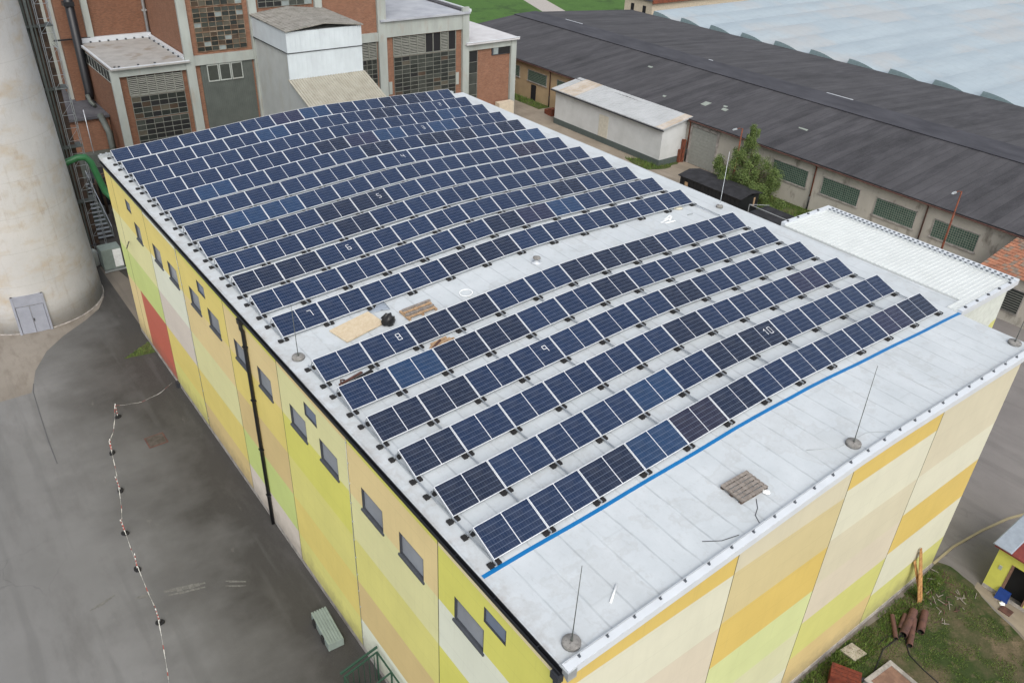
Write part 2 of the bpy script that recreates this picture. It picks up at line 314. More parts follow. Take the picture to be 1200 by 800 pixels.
# ------------------------------------------------------------------ mesh helper
class MB:
    def __init__(s): s.v = []; s.f = []; s.mi = []; s.sm = []
    def face(s, idx, m=0, sm=False): s.f.append(idx); s.mi.append(m); s.sm.append(sm)
    def quad(s, a, b, c, d, m=0):
        i = len(s.v); s.v += [tuple(a), tuple(b), tuple(c), tuple(d)]; s.face((i, i+1, i+2, i+3), m)
    def poly(s, pts, m=0):
        i = len(s.v); s.v += [tuple(p) for p in pts]; s.face(tuple(range(i, i+len(pts))), m)
    def hexa(s, b, t, m=0, mt=None):
        i = len(s.v); s.v += [tuple(p) for p in b]+[tuple(p) for p in t]; n = len(b)
        s.face(tuple(i+k for k in reversed(range(n))), m); s.face(tuple(i+n+k for k in range(n)), m if mt is None else mt)
        for k in range(n):
            l = (k+1) % n; s.face((i+k, i+l, i+n+l, i+n+k), m)
    def box(s, x0, x1, y0, y1, z0, z1, m=0, mt=None):
        s.hexa([(x0, y0, z0), (x1, y0, z0), (x1, y1, z0), (x0, y1, z0)], [(x0, y0, z1), (x1, y0, z1), (x1, y1, z1), (x0, y1, z1)], m, mt); return s
    def prism(s, pts, z0, z1, m=0, mt=None):
        s.hexa([(p[0], p[1], z0) for p in pts], [(p[0], p[1], z1) for p in pts], m, mt); return s
    def bar(s, p, q, w_=.04, h=None, m=0, up=(0, 0, 1)):
        p, q = Vector(p), Vector(q); d = (q-p).normalized(); u = Vector(up)
        if abs(d.dot(u)) > .97: u = Vector((1, 0, 0))
        a = d.cross(u).normalized(); b = a.cross(d); h = h or w_; a *= w_/2; b *= h/2
        s.hexa([p-a-b, p+a-b, p+a+b, p-a+b], [q-a-b, q+a-b, q+a+b, q-a+b], m); return s
    def tube(s, path, r, n=8, m=0, caps=True):
        path = [Vector(p) for p in path]; rs = r if isinstance(r, (list, tuple)) else [r]*len(path)
        i0 = len(s.v); prev = None
        for k, p in enumerate(path):
            d = (path[min(k+1, len(path)-1)]-path[max(k-1, 0)]).normalized()
            if prev is None: a = d.cross(Vector((0, 0, 1)) if abs(d.z) < .95 else Vector((1, 0, 0))).normalized()
            else: a = (prev-d*prev.dot(d)).normalized()
            prev = a; b = d.cross(a)
            for j in range(n):
                t = 2*math.pi*j/n; s.v.append(tuple(p+(a*math.cos(t)+b*math.sin(t))*rs[k]))
        for k in range(len(path)-1):
            for j in range(n):
                l = (j+1) % n; s.face((i0+k*n+j, i0+k*n+l, i0+(k+1)*n+l, i0+(k+1)*n+j), m, True)
        if caps:
            s.face(tuple(i0+j for j in reversed(range(n))), m); e = i0+(len(path)-1)*n; s.face(tuple(e+j for j in range(n)), m)
        return s
    def lathe(s, c, prof, n=24, m=0):
        i0 = len(s.v)
        for r, z in prof:
            for j in range(n):
                t = 2*math.pi*j/n; s.v.append((c[0]+r*math.cos(t), c[1]+r*math.sin(t), c[2]+z))
        for k in range(len(prof)-1):
            for j in range(n):
                l = (j+1) % n; s.face((i0+k*n+j, i0+k*n+l, i0+(k+1)*n+l, i0+(k+1)*n+j), m, True)
        s.face(tuple(i0+j for j in reversed(range(n))), m); e = i0+(len(prof)-1)*n; s.face(tuple(e+j for j in range(n)), m)
        return s
    def build(s, name, mats, parent=None, off=(0, 0, 0), loc=None, bevel=0):
        """off: world point that becomes the object's origin"""
        me = bpy.data.meshes.new(name); ox, oy, oz = off
        me.from_pydata([(x-ox, y-oy, z-oz) for x, y, z in s.v], [], s.f)
        for m in (mats if isinstance(mats, (list, tuple)) else [mats]): me.materials.append(M[m] if isinstance(m, str) else m)
        me.polygons.foreach_set('material_index', s.mi); me.polygons.foreach_set('use_smooth', s.sm); me.update()
        o = bpy.data.objects.new(name, me); COL.objects.link(o)
        if parent is not None: o.parent = parent
        else: o.location = off if loc is None else loc
        if bevel:
            b = o.modifiers.new('bevel', 'BEVEL'); b.width = bevel; b.segments = 2; b.limit_method = 'ANGLE'
        return o
def tag(o, label, cat, group=None):
    o['label'] = label; o['category'] = cat
    if group: o['group'] = group
    return o
def structure(o, kind='structure'): o['kind'] = kind; return o
def thing(name, label, cat, loc=(0, 0, 0), group=None):
    o = bpy.data.objects.new(name, None); COL.objects.link(o); o.location = loc; o.empty_display_size = .3
    return tag(o, label, cat, group)
def copy_tree(o, parent=None):
    c = o.copy(); COL.objects.link(c)
    if parent is not None: c.parent = parent
    for ch in list(o.children): copy_tree(ch, c)
    return c
def spread(name, b, mats, parent, spots):
    p0 = None
    for x, y, z in spots:
        if p0 is None: p0 = o = b.build(name, mats, parent)
        else: o = p0.copy(); COL.objects.link(o); o.parent = parent
        o.location = (x, y, z)
ORD = ['first', 'second', 'third', 'fourth', 'fifth', 'sixth', 'seventh', 'eighth', 'ninth', 'tenth', 'eleventh', 'twelfth', 'thirteenth', 'fourteenth', 'fifteenth', 'sixteenth', 'seventeenth', 'eighteenth']

# ------------------------------------------------------------------ ground
def sheet(name, pts, z, m, kind='structure'):
    b = MB(); b.poly([(x, y, z) for x, y in pts]); return structure(b.build(name, m), kind)
b = MB(); b.quad((-700, -700, 0), (900, -700, 0), (900, 1100, 0), (-700, 1100, 0)); structure(b.build('ground', 'ground'))
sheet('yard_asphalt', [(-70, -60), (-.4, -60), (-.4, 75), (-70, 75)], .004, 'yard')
sheet('right_yard_asphalt', [(25.3, -60), (60.8, -60), (60.8, 13), (25.3, 13)], .004, 'yard2')
sheet('service_path', [(25.3, 13.02), (60.8, 13.02), (60.8, 97), (40, 97), (40, 66), (25.3, 66)], .004, 'path')
sheet('concrete_apron', [(-60, 37.6), (-8.4, 37.6), (-8.1, 38.6), (-7.7, 40.1), (-6.6, 42.2), (-5.2, 43.7), (-3.4, 45.1), (-2.2, 46.3), (-1.4, 48), (-.9, 52), (-.7, 62), (-60, 62)], .008, 'apron')
sheet('back_alley_shade', [(-.85, 56), (-.85, 52.8), (.4, 53.8), (1.0, 49.5), (25.2, 41.6), (40, 42), (40, 75), (-1, 75)], .012, 'alley')  # alley floor: shade between silo and hall painted as dark ground
b = MB()
pth = [(-8.1, 38.6), (-8.3, 37.6), (-8.45, 35), (-8.6, 32), (-8.65, 29.5)]
for p, q in zip(pth, pth[1:]): b.quad((p[0]-.03, p[1], .0085), (q[0]-.03, q[1], .0085), (q[0]+.03, q[1], .0085), (p[0]+.03, p[1], .0085))
structure(b.build('tar_joint', plain('tar_line', lin(92, 92, 94, .8), .8)))
# pale drag marks on the yard
b = MB()
for (x0, y0, x1, y1, w_) in ((-6.7, 16.95, -4.9, 16.35, .16), (-6.6, 16.6, -5.0, 16.1, .09), (-9.8, 17.75, -8.6, 18.05, .1), (-4.1, 15.9, -3.3, 15.3, .09), (-4.2, 15.6, -3.4, 15.05, .06), (-7.9, 17.3, -7.2, 17.15, .12)):
    n_ = 7
    for k in range(n_):
        t0, t1 = k/n_, (k+.93)/n_; ww = 1.5*w_*(.35+.65*math.sin(math.pi*(k+.6)/n_))*(.7+.5*random.random())
        b.quad((x0+(x1-x0)*t0, y0+(y1-y0)*t0-ww, .0086), (x0+(x1-x0)*t1, y0+(y1-y0)*t1-ww, .0086), (x0+(x1-x0)*t1, y0+(y1-y0)*t1+ww*.4, .0086), (x0+(x1-x0)*t0, y0+(y1-y0)*t0+ww*.3, .0086))
structure(b.build('road_scrape_marks', plain('scrape', lin(112, 111, 107, .85), .85, 0, .25, 6)))
# grass areas
def wob(pts, amp=.3, sub=5):
    r = []
    for i, p in enumerate(pts):
        q = pts[(i+1) % len(pts)]
        for k in range(sub):
            t = k/sub; x = p[0]+(q[0]-p[0])*t; y = p[1]+(q[1]-p[1])*t
            r.append((x+amp*mnoise.noise((x*.9, y*.9, 3)), y+amp*mnoise.noise((x*.9, y*.9, 9))))
    return r
G1 = [(12, -4.1), (26.2, -4.1), (26.4, -4.6), (26.1, -6.2), (25.2, -8.0), (24.3, -10.5), (21, -16), (10, -16)]
G2 = [(55.6, 50), (60.9, 46.5), (60.9, 45.8), (57, 45), (54.8, 46.0)]
G3 = [(54.6, 40.4), (58.4, 41.2), (60.95, 40.8), (60.95, 24), (50, 24), (50, 30), (52.5, 34)]
G4 = [(59, 70), (60.9, 70), (60.9, 84), (59, 84)]
G5 = [(-2.6, 38.4), (-.6, 39.7), (-.6, 38.1), (-1.0, 38.1)]
structure(MB().__class__() and sheet('worn_grass_ground', wob(G1, .25), .010, 'dirtgrass'))
for i, g in enumerate((G2, G3, G4)): sheet('grass_verge', wob(g, .3), .010, 'grassbase')
sheet('grass_wedge', G5, .010, 'grassbase')
sheet('far_lawn', [(55, 99), (320, 99), (320, 330), (-80, 330), (-80, 112), (55, 112)], .008, 'lawn')
sheet('far_path', [(94, 99), (99.5, 99), (118, 148), (112.5, 148)], .013, 'farroad')
sheet('far_road', [(60, 148), (230, 138), (230, 146), (60, 157)], .014, 'farroad')
def inside(p, poly):
    c = False
    for i in range(len(poly)):
        a, d = poly[i], poly[i-1]
        if (a[1] > p[1]) != (d[1] > p[1]) and p[0] < (d[0]-a[0])*(p[1]-a[1])/(d[1]-a[1])+a[0]: c = not c
    return c
def blades(name, polys, n, h, dens=None, m=('blade', 'weed')):
    b = MB(); rnd = random.Random(5)
    for poly in polys:
        xs = [p[0] for p in poly]; ys = [p[1] for p in poly]; area = (max(xs)-min(xs))*(max(ys)-min(ys)); k = 0
        while k < n*area:
            k += 1
            x = rnd.uniform(min(xs), max(xs)); y = rnd.uniform(min(ys), max(ys))
            if not inside((x, y), poly): continue
            d = mnoise.noise((x*.7, y*.7, 1.7))+.5*mnoise.noise((x*2.1, y*2.1, 4))
            if dens is not None and d < dens: continue
            hh = h*rnd.uniform(.5, 1.3)*(1+max(0, d)); a = rnd.uniform(0, 6.28); ww = .012*rnd.uniform(.7, 1.6)*(1+h*3)
            dx, dy = math.cos(a)*ww, math.sin(a)*ww; lx, ly = rnd.uniform(-.5, .5)*hh, rnd.uniform(-.5, .5)*hh
            b.poly([(x-dx, y-dy, .008), (x+dx, y+dy, .008), (x+lx, y+ly, hh)], 0 if rnd.random() < .85 else 1)
    return structure(b.build(name, list(m)), 'stuff')
blades('short_grass', [[(12, -4.2), (25.9, -4.2), (25.9, -6), (24.6, -8.6), (23.5, -11), (12, -11)]], 420, .055, -.12)
blades('tall_grass', [G2, G3, G4], 55, .28, -.35)
blades('grass_tuft', [G5], 200, .1, None)
blades('wall_weeds', [[(13, -4.05), (25.2, -4.05), (25.2, -4.9), (20, -5.3), (13, -5.0)]], 520, .13, -.45)
# kerb beside the right yard
b = MB(); kp = [(25.9, -3.9), (27.9, -3.9), (30.4, -4.2), (32.6, -4.6), (33.8, -5.0), (37, -6.2), (42, -9)]
for p, q in zip(kp, kp[1:]): b.bar((*p, .03), (*q, .03), .12, .09)
structure(b.build('kerb', plain('yellowed_kerb', lin(150, 140, 112), .85)))
sheet('kerb_paving', wob([(26.1, -6.0), (26.6, -5.9), (26.6, -10), (24.5, -14), (23.4, -12), (25.2, -8.6)], .1), .014, 'path')

# ------------------------------------------------------------------ main hall
PW, PH, TILT = 2.115, 1.1875, R(21.14)
ZJ = [12.939, 13.049, 13.175, 13.312, 13.454, 13.596, 13.700, 13.723, 13.682, 13.622, 13.569, 13.523, 13.470]
ROWS = [0, 2.201, 4.450, 6.672, 8.910, 11.115, 15.069, 17.371, 19.565, 21.806, 24.015, 26.232, 28.526, 30.796, 32.955, 35.159, 37.411, 39.819]
def zj(x):
    t = x/PW
    if t <= 0: return ZJ[0]+x*.052
    if t >= 12: return ZJ[12]-(x-12*PW)*.025
    i = int(t); return ZJ[i]+(ZJ[i+1]-ZJ[i])*(t-i)
def zr(x): return zj(x)-.18
YF, YB, XL, XR = -4.0, 41.55, -.62, 25.6
SEAMY = [-4.0, 2.23, 8.5, 14.76, 20.9, 27.6, 33.3, 39.75]
SEAMX = [-.56, 6.7, 12.8, 19.0, XR]
XW, YW = -.56, -3.9            # outer wall planes
hall = thing('painted_hall', 'long hall clad in yellow, lime and cream panels under the white arched roof', 'building', (0, 0, 0))
xs = sorted(set([XL, -.3]+[round(j*PW/2, 4) for j in range(25)]+[26.3]))
b = MB()
def xr(y): return 26.35 if y < -.4 else 27.6-.011*max(0, y-8)
for k in range(len(xs)-1):
    x0, x1 = xs[k], xs[k+1]
    b.hexa([(x0, YF, zr(x0)-.2), (x1, YF, zr(x1)-.2), (x1, YB, zr(x1)-.2), (x0, YB, zr(x0)-.2)], [(x0, YF, zr(x0)), (x1, YF, zr(x1)), (x1, YB, zr(x1)), (x0, YB, zr(x0))], 0)
b.hexa([(26.3, -.4, zr(26.3)-.2), (xr(0), -.4, zr(xr(0))-.2), (xr(YB), YB, zr(xr(YB))-.2), (26.3, YB, zr(26.3)-.2)], [(26.3, -.4, zr(26.3)), (xr(0), -.4, zr(xr(0))), (xr(YB), YB, zr(xr(YB))), (26.3, YB, zr(26.3))], 0)
b.build('roof', 'roof', hall)
# side wall (faces the yard) with colour patches and window openings
WIN = []   # (y0,y1,z0,z1,upper)
for a, c in ((36.1, 37.1), (34.8, 35.95), (31.0, 32.45), (28.25, 29.8), (24.8, 26.3), (22.0, 23.55), (18.55, 20.05), (15.75, 17.25), (12.25, 13.8), (9.42, 10.98), (5.92, 7.5), (3.15, 4.75), (-.36, 1.27)):
    z0, z1 = (9.42, 10.52); 
    if a == 36.1: z0, z1 = 10.9, 11.6
    WIN.append((a, c, z0, z1, a == 36.1))
for a, c in ((23.6, 24.68), (11.08, 12.2), (-1.45, -.33)): WIN.append((a, c, 10.92, 11.6, True))
BANDZ = [0, .35, 2.2, 4.6, 7.1, 9.5, 12.0]
SIDE = [  # per bay from the front corner, bands bottom to top (0-2.2, 2.2-4.6, 4.6-7.1, 7.1-9.5, 9.5-12, above)
    'DOLWLN', 'WODCTL', 'DYDLCT', 'PGOYTL', 'OYCTYL', 'DYPWYW', 'RRGCYD']
def side_col(y, z):
    for i in range(7):
        if SEAMY[i] <= y < SEAMY[i+1] or i == 6:
            if i == 6 and y > 38.6 and z < 4.6: return 'pT'
            k = 0 if z < 2.2 else 1 if z < 4.6 else 2 if z < 7.1 else 3 if z < 9.5 else 4 if z < 12.0 else 5
            return 'p'+SIDE[i][k]
pal_names = ['p'+k for k in PAL]+['plinth', 'seam']
b = MB(); ztop = zr(XL)-.2
ys = sorted(set([YW, YB-.1, 38.6]+SEAMY[1:]+[v for w_ in WIN for v in w_[:2]])); zs = sorted(set(BANDZ+[ztop]+[v for w_ in WIN for v in w_[2:4]]))
for y0, y1 in zip(ys, ys[1:]):
    for z0, z1 in zip(zs, zs[1:]):
        ym, zm = (y0+y1)/2, (z0+z1)/2
        if any(a < ym < c and p < zm < q for a, c, p, q, _ in WIN): continue
        m = 'plinth' if zm < .35 else side_col(ym, zm)
        b.quad((XW, y1, z0), (XW, y0, z0), (XW, y0, z1), (XW, y1, z1), pal_names.index(m))
for s_ in SEAMY[1:]: b.box(XW-.006, XW+.01, s_-.018, s_+.018, .35, ztop, pal_names.index('seam'))
side_wall = b.build('side_wall', pal_names, hall)
for (a, c, p, q, up) in WIN:
    b = MB(); d = .1 if not up else .06
    for (u0, u1, v0, v1) in ((a, a+.035, p, q), (c-.03, c, p, q), (a, c, p, p+.03), (a, c, q-.03, q)): b.box(XW+.004, XW+d+.05, u0, u1, v0, v1)
    win = b.build('window', 'winframe', hall)
    b = MB(); b.box(XW+d, XW+d+.02, a+.036, c-.031, p+.031, q-.031); b.build('pane', 'glassb' if up else 'blind', win)
    if not up:
        b = MB(); b.hexa([(XW-.055, a-.05, p-.07), (XW+.02, a-.06, p-.07), (XW+.02, c+.06, p-.07), (XW-.055, c+.05, p-.07)], [(XW-.055, a-.05, p-.01), (XW+.02, a-.06, p+.04), (XW+.02, c+.06, p+.04), (XW-.055, c+.05, p-.01)]); b.build('sill', 'winframe', win)
# front wall
FRONT = ['yypp wg'.replace(' ', ''), 'wclgtk', 'oypk'+'wg', 'ywgwk'+'k']
FB = [[0, 2.3, 4.5, 6.75, 9.0, 11.55], [0, 2.0, 4.4, 6.75, 9.15, 11.6], [0, 2.45, 4.75, 7.0, 9.4, 11.9], [0, 2.2, 4.9, 7.25, 9.4, 11.6]]
b = MB()
for i in range(4):
    xa, xb = SEAMX[i], SEAMX[i+1]
    sub = sorted(set([xa, xb]+[x for x in xs if xa < x < xb]))
    for k in range(6):
        z0 = FB[i][k]; z1 = FB[i][k+1] if k < 5 else None
        m = pal_names.index('p'+FRONT[i][k])
        for x0, x1 in zip(sub, sub[1:]):
            if z1 is not None: b.quad((x0, YW, max(z0, .3)), (x1, YW, max(z0, .3)), (x1, YW, z1), (x0, YW, z1), m)
            else: b.quad((x0, YW, z0), (x1, YW, z0), (x1, YW, zr(x1)-.2), (x0, YW, zr(x0)-.2), m)
    b.box(xb-.014, xb+.014, YW-.006, YW+.01, .3, zr(xb)-.25, pal_names.index('seam')) if i < 3 else None
b.box(XW, XR, YW-.03, YW, 0, .3, pal_names.index('plinth'))
b.build('front_wall', pal_names, hall)
b = MB(); b.quad((XR, YW, 0), (XR, YB-.1, 0), (XR, YB-.1, zr(XR)-.2), (XR, YW, zr(XR)-.2)); b.build('right_wall', 'pk', hall)
b = MB(); sub = [XW]+[x for x in xs if XW < x < XR]+[XR]
for x0, x1 in zip(sub, sub[1:]): b.quad((x1, YB-.1, 0), (x0, YB-.1, 0), (x0, YB-.1, zr(x0)-.2), (x1, YB-.1, zr(x1)-.2))
b.build('back_wall', 'pC', hall)
# eaves gutter, downpipes
b = MB(); zg = zr(XL)
b.hexa([(XL-.13, YF+.05, zg-.18), (XL-.1, YF+.05, zg-.18), (XL-.1, YB, zg-.18), (XL-.13, YB, zg-.18)], [(XL-.15, YF+.05, zg-.05), (XL-.12, YF+.05, zg-.05), (XL-.12, YB, zg-.05), (XL-.15, YB, zg-.05)])
b.box(XL-.13, XL-.004, YF+.05, YB, zg-.2, zg-.181); b.box(XL-.03, XL-.004, YF+.05, YB, zg-.18, zg-.006)
for y in range(-3, 41, 2): b.bar((XL-.15, y, zg-.04), (XL, y, zg-.02), .03, .012)
b.build('gutter', 'gutter', hall)
for y, mat_, r in ((18.2, 'gutter', .09), (YF+.16, 'dark', .09)):
    b = MB(); b.box(XL-.2, XL+.0, y-.16, y+.16, zg-.46, zg-.2); b.tube([(XL-.1, y, zg-.4), (XL-.1, y, zg-.7), (XW-.1, y, zg-.9), (XW-.1, y, .02)], r, 10)
    for z in (2, 5, 8, 11): b.box(XW-.21, XW, y-.12, y+.12, z, z+.05)
    b.build('downpipe', mat_, hall)
# lightning conductor wires down the side wall
for y in (8.42, 27.5):
    b = MB(); b.tube([(XW-.04, y, zg-.1), (XW-.05, y+.03, 7), (XW-.04, y, .3)], .009, 5)
    for z in range(1, 13): b.box(XW-.05, XW, y-.02, y+.02, z, z+.05)
    b.build('conductor_wire', 'galv', hall)
b = MB(); b.bar((XW-.02, 38.6, 8.15), (XW-.5, 37.2, 8.35), .05); b.build('wall_bracket', 'dark', hall)
# front parapet flashing with brackets
b = MB(); fx = [XL]+[x for x in xs if XL < x < 26.3]+[26.3]
for x0, x1 in zip(fx, fx[1:]):
    za, zb = zr(x0), zr(x1)
    b.hexa([(x0, YF-.16, za-.16), (x1, YF-.16, zb-.16), (x1, YF+.14, zb-.01), (x0, YF+.14, za-.01)], [(x0, YF-.15, za+.1), (x1, YF-.15, zb+.1), (x1, YF+.12, zb+.13), (x0, YF+.12, za+.13)])
fl = b.build('parapet_flashing', 'flash', hall)
b = MB(); b.box(-.028, .028, -.045, .045, 0, .05); b.tube([(0, 0, .04), (0, 0, .13)], .014, 6)
spread('clamp', b, 'clipm', fl, [(-.1+1.02*k, YF+.02, zr(-.1+1.02*k)+.12) for k in range(26)])
b = MB(); b.tube([(x, YF+.02, zr(x)+.27) for x in fx], .011, 5); b.build('conductor_wire', 'galv', fl)
b = MB(); b.hexa([(XL-.02, YF-.18, zg-.3), (XL+.3, YF-.18, zg-.3), (XL+.3, YF+.2, zg-.02), (XL-.02, YF+.2, zg-.02)], [(XL-.02, YF-.18, zg+.04), (XL+.3, YF-.18, zg+.08), (XL+.3, YF+.2, zg+.09), (XL-.02, YF+.2, zg+.03)]); b.build('corner_cap', 'galv', hall)
# back verge: ribbed metal edge
b = MB()
for x0, x1 in zip(fx, fx[1:]): b.hexa([(x0, YB-.02, zr(x0)), (x1, YB-.02, zr(x1)), (x1, YB+.3, zr(x1)), (x0, YB+.3, zr(x0))], [(x0, YB-.02, zr(x0)+.16), (x1, YB-.02, zr(x1)+.16), (x1, YB+.3, zr(x1)+.16), (x0, YB+.3, zr(x0)+.16)])
x = -.5
while x < 26: b.box(x, x+.12, YB-.05, YB+.33, zr(x)+.1, zr(x)+.21); x += .34
b.build('back_verge', 'galv', hall)
b = MB(); tx = [-.55]+[j*PW/2 for j in range(0, 25)]+[26.4]
for x0, x1 in zip(tx, tx[1:]):
    ya, yb_ = -.2+.012*math.sin(x0*1.3)-.012*x0, -.2+.012*math.sin(x1*1.3)-.012*x1
    b.hexa([(x0, ya-.075, zr(x0)+.001), (x1, yb_-.075, zr(x1)+.001), (x1, yb_+.075, zr(x1)+.001), (x0, ya+.075, zr(x0)+.001)], [(x0, ya-.075, zr(x0)+.007), (x1, yb_-.075, zr(x1)+.007), (x1, yb_+.075, zr(x1)+.007), (x0, ya+.075, zr(x0)+.007)])
b.build('blue_strip', 'blue', hall)

# ------------------------------------------------------------------ solar panels
PG = 'solar panels in tilted rows on the white roof'
PWID = PW-.028
b = MB(); fw, th = .016, .036
b.box(0, PWID, 0, fw, -th, 0); b.box(0, PWID, PH-fw, PH, -th, 0); b.box(0, fw, fw, PH-fw, -th, 0); b.box(PWID-fw, PWID, fw, PH-fw, -th, 0)
b.box(fw, PWID-fw, fw, PH-fw, -.012, -.006, 1)
frame0 = b.build('frame', ['frame_alu', 'backsheet'])
hw = (PWID-2*fw-.03)/2-.004
b = MB(); b.box(0, hw, 0, PH-2*fw-.008, -.006, -.002); half0 = b.build('cell_field', 'cell')
def panel_matrix(r, j):
    x0, z0, z1 = j*PW, ZJ[j], ZJ[j+1]
    ex = Vector((PW, 0, z1-z0)).normalized(); n0 = Vector((-ex.z, 0, ex.x))
    ey = Vector((0, math.cos(TILT), 0))+n0*math.sin(TILT); ez = ex.cross(ey)
    o = Vector((x0, ROWS[r], z0))+ex*.014
    return Matrix(((ex.x, ey.x, ez.x, o.x), (ex.y, ey.y, ez.y, o.y), (ex.z, ey.z, ez.z, o.z), (0, 0, 0, 1)))
TONE = {'n': ((.0075, .019, .053), 'navy'), 'm': ((.009, .022, .059), 'navy'), 'b': ((.011, .034, .086), 'blue'), 'd': ((.007, .0135, .034), 'dark'), 'p': ((.016, .019, .048), 'purplish'), 'k': ((.016, .017, .036), 'brownish')}
rp = random.Random(3)
MAP = {0: 'nndbkdnmnnpd', 1: 'dmnmbnddnmmn', 2: 'dnnnnmdnnnpm', 3: 'ddnnmnmdnmmn', 4: 'nbddmndnnmmn', 5: 'mnddnmdddnnn', 6: 'nnmnddmnnnmm'}
def tone(r, j):
    if r in MAP: return MAP[r][j]
    return rp.choices('nmbdpk', (.4, .36, .06, .12, .05 if j > 4 else .02, .035 if j > 5 else .01))[0]
SEG = {'0': 'abcdef', '1': 'bc', '2': 'abged', '3': 'abgcd', '4': 'fgbc', '5': 'afgcd', '6': 'afgedc', '7': 'abc', '8': 'abcdefg', '9': 'abgfc'}
def digits(txt):
    b = MB(); w_, h, t = .17, .32, .022
    x = -(len(txt)*.24-.07)/2
    for ch in txt:
        if ch == '1': x -= .11
        P = dict(a=((0, h), (w_, h)), b=((w_, h), (w_, h/2)), c=((w_, h/2), (w_, 0)), d=((0, 0), (w_, 0)), e=((0, h/2), (0, 0)), f=((0, h), (0, h/2)), g=((0, h/2), (w_, h/2)))
        for s_ in SEG[ch]:
            (x0, y0), (x1, y1) = P[s_]; sl_ = .02
            b.bar((x+x0+(y0-h/2)*-.05, y0, 0), (x+x1+(y1-h/2)*-.05, y1, 0), t, .002, 0)
        if ch == '1': b.bar((x+w_-.09, h-.08, 0), (x+w_, h, 0), t, .002, 0); x += .11
        x += .24
    return b
DIG = {(1, 7): '10', (3, 3): '9', (5, 1): '8', (6, 0): '7', (8, 2): '6', (10, 4): '5', (12, 6): '4', (14, 8): '3', (16, 10): '2'}
for r in range(18):
    where = ('%s row behind the blue strip' % ORD[r]) if r < 6 else ('%s row beyond the roof gap' % ORD[r-6])
    for j in range(12):
        t, word = TONE[tone(r, j)]
        root = bpy.data.objects.new('solar_panel', None); COL.objects.link(root); root.matrix_world = panel_matrix(r, j); root.empty_display_size = .2
        lab = '%s solar panel, %s from left, %s' % (word, ORD[j], where)
        if (r, j) in DIG: lab = 'solar panel with white %s drawn on it, %s' % (DIG[(r, j)], where)
        tag(root, lab, 'solar panel', PG)
        f_ = frame0.copy() if (r, j) != (0, 0) else frame0
        if f_ is not frame0: COL.objects.link(f_)
        f_.parent = root
        for s_ in (0, 1):
            h_ = half0.copy() if (r, j, s_) != (0, 0, 0) else half0
            if h_ is not half0: COL.objects.link(h_)
            h_.parent = root; h_.location = (fw+.004 if s_ == 0 else PWID-fw-.004-hw, fw+.004, 0)
            v = 1+rp.uniform(-.05, .05); h_.color = (t[0]*v, t[1]*v, t[2]*v, 1)
        if (r, j) in DIG:
            d_ = digits(DIG[(r, j)]).build('painted_number', 'digit'); d_.parent = root; d_.location = (PWID*.76, .56, .0022)
# rails on rubber feet
def make_rail(rows, y0, y1, j, label, group):
    x = j*PW; z0 = zr(x); root = thing('mounting_rail', label, 'mounting rail', (x, y0, z0), group)
    sl_ = (zr(x+.3)-zr(x-.3))/.6
    b = MB(); b.box(-.022, .022, 0, y1-y0, .085, .13); b.box(-.012, .012, 0, y1-y0, .13, .136); b.build('rail', 'railm', root)
    for r in rows:
        yr = ROWS[r]-y0; fr_ = -.02; re = 1.36
        for yy in (yr+fr_, yr+re):
            b = MB()
            for sgn in (-1, 1):
                cx = sgn*.135; b.box(cx-.085, cx+.085, yy-.11, yy+.11, .004+sl_*cx, .085+sl_*cx)
            b.box(-.06, .06, yy-.07, yy+.07, .004, .082)
            b.build('rubber_foot', 'rubber', root, bevel=.018)
        b = MB(); tz, ty = .18+PH*math.sin(TILT)-.05, PH*math.cos(TILT)-.03
        b.bar((0, yr+.02, .145), (0, yr+ty, tz), .035, .045)
        b.bar((0, yr+ty, tz), (0, yr+re-.03, .11), .03); b.bar((0, yr+fr_, .1), (0, yr+.03, .165), .05, .03)
        b.box(-.05, .05, yr+re-.05, yr+re+.05, .08, .15)
        b.build('strut_frame', 'railm', root)
    return root
for j in range(13):
    end = {0: 'leftmost', 12: 'rightmost'}.get(j, '%s from the left' % ORD[j])
    make_rail(range(6), -.14, 12.65, j, 'aluminium rail on black rubber feet under the near six panel rows, %s' % end, 'mounting rails under the solar panels')
    make_rail(range(6, 18), 14.92 if j < 12 else 13.0, 41.3, j, 'aluminium rail on black rubber feet under the far twelve panel rows, %s' % end, 'mounting rails under the solar panels')

# ------------------------------------------------------------------ things on the roof
def rod(x, y, h, label, lean=(0, 0), rr=.25, mt='corrdark'):
    z = zr(x); root = thing('lightning_rod', label, 'lightning rod', (x, y, z), 'lightning rods standing on the white roof')
    b = MB(); b.lathe((0, 0, .004), [(rr, 0), (rr, .1), (rr*.93, .125), (.05, .13)], 20); b.build('base_disc', 'stone', root)
    b = MB(); b.tube([(0, 0, .12), (lean[0]*.3, lean[1]*.3, h*.3), (lean[0], lean[1], h)], [.018, .015, .01], 6); b.lathe((0, 0, .12), [(.035, 0), (.03, .12), (.015, .14)], 8); b.build('rod', mt, root)
rod(.05, -3.5, 3.0, 'thin lightning rod on a round grey base at the near roof corner', (.05, 0), .27)
rod(13.2, -3.4, 3.25, 'thin lightning rod on a round base by the middle of the front parapet', (.1, .1), .27)
rod(25.75, -3.3, 3.2, 'lightning rod on a round base at the far end of the front parapet', (0, 0), .27)
rod(-.04, 13.5, 2.5, 'lightning rod on a pale disc by the left roof edge in the bare gap', (-.05, 0), .26)
rod(26.55, 14.05, 3.3, 'pale lightning rod at the right roof edge in front of the tree', (.12, .1), .2, 'flash')
z = zr(8.28); b = MB()
pr_ = [(8.28+.3*math.cos(t*math.pi/12), 13.53+.3*math.sin(t*math.pi/12), zr(8.28+.3*math.cos(t*math.pi/12))+.04) for t in range(25)]
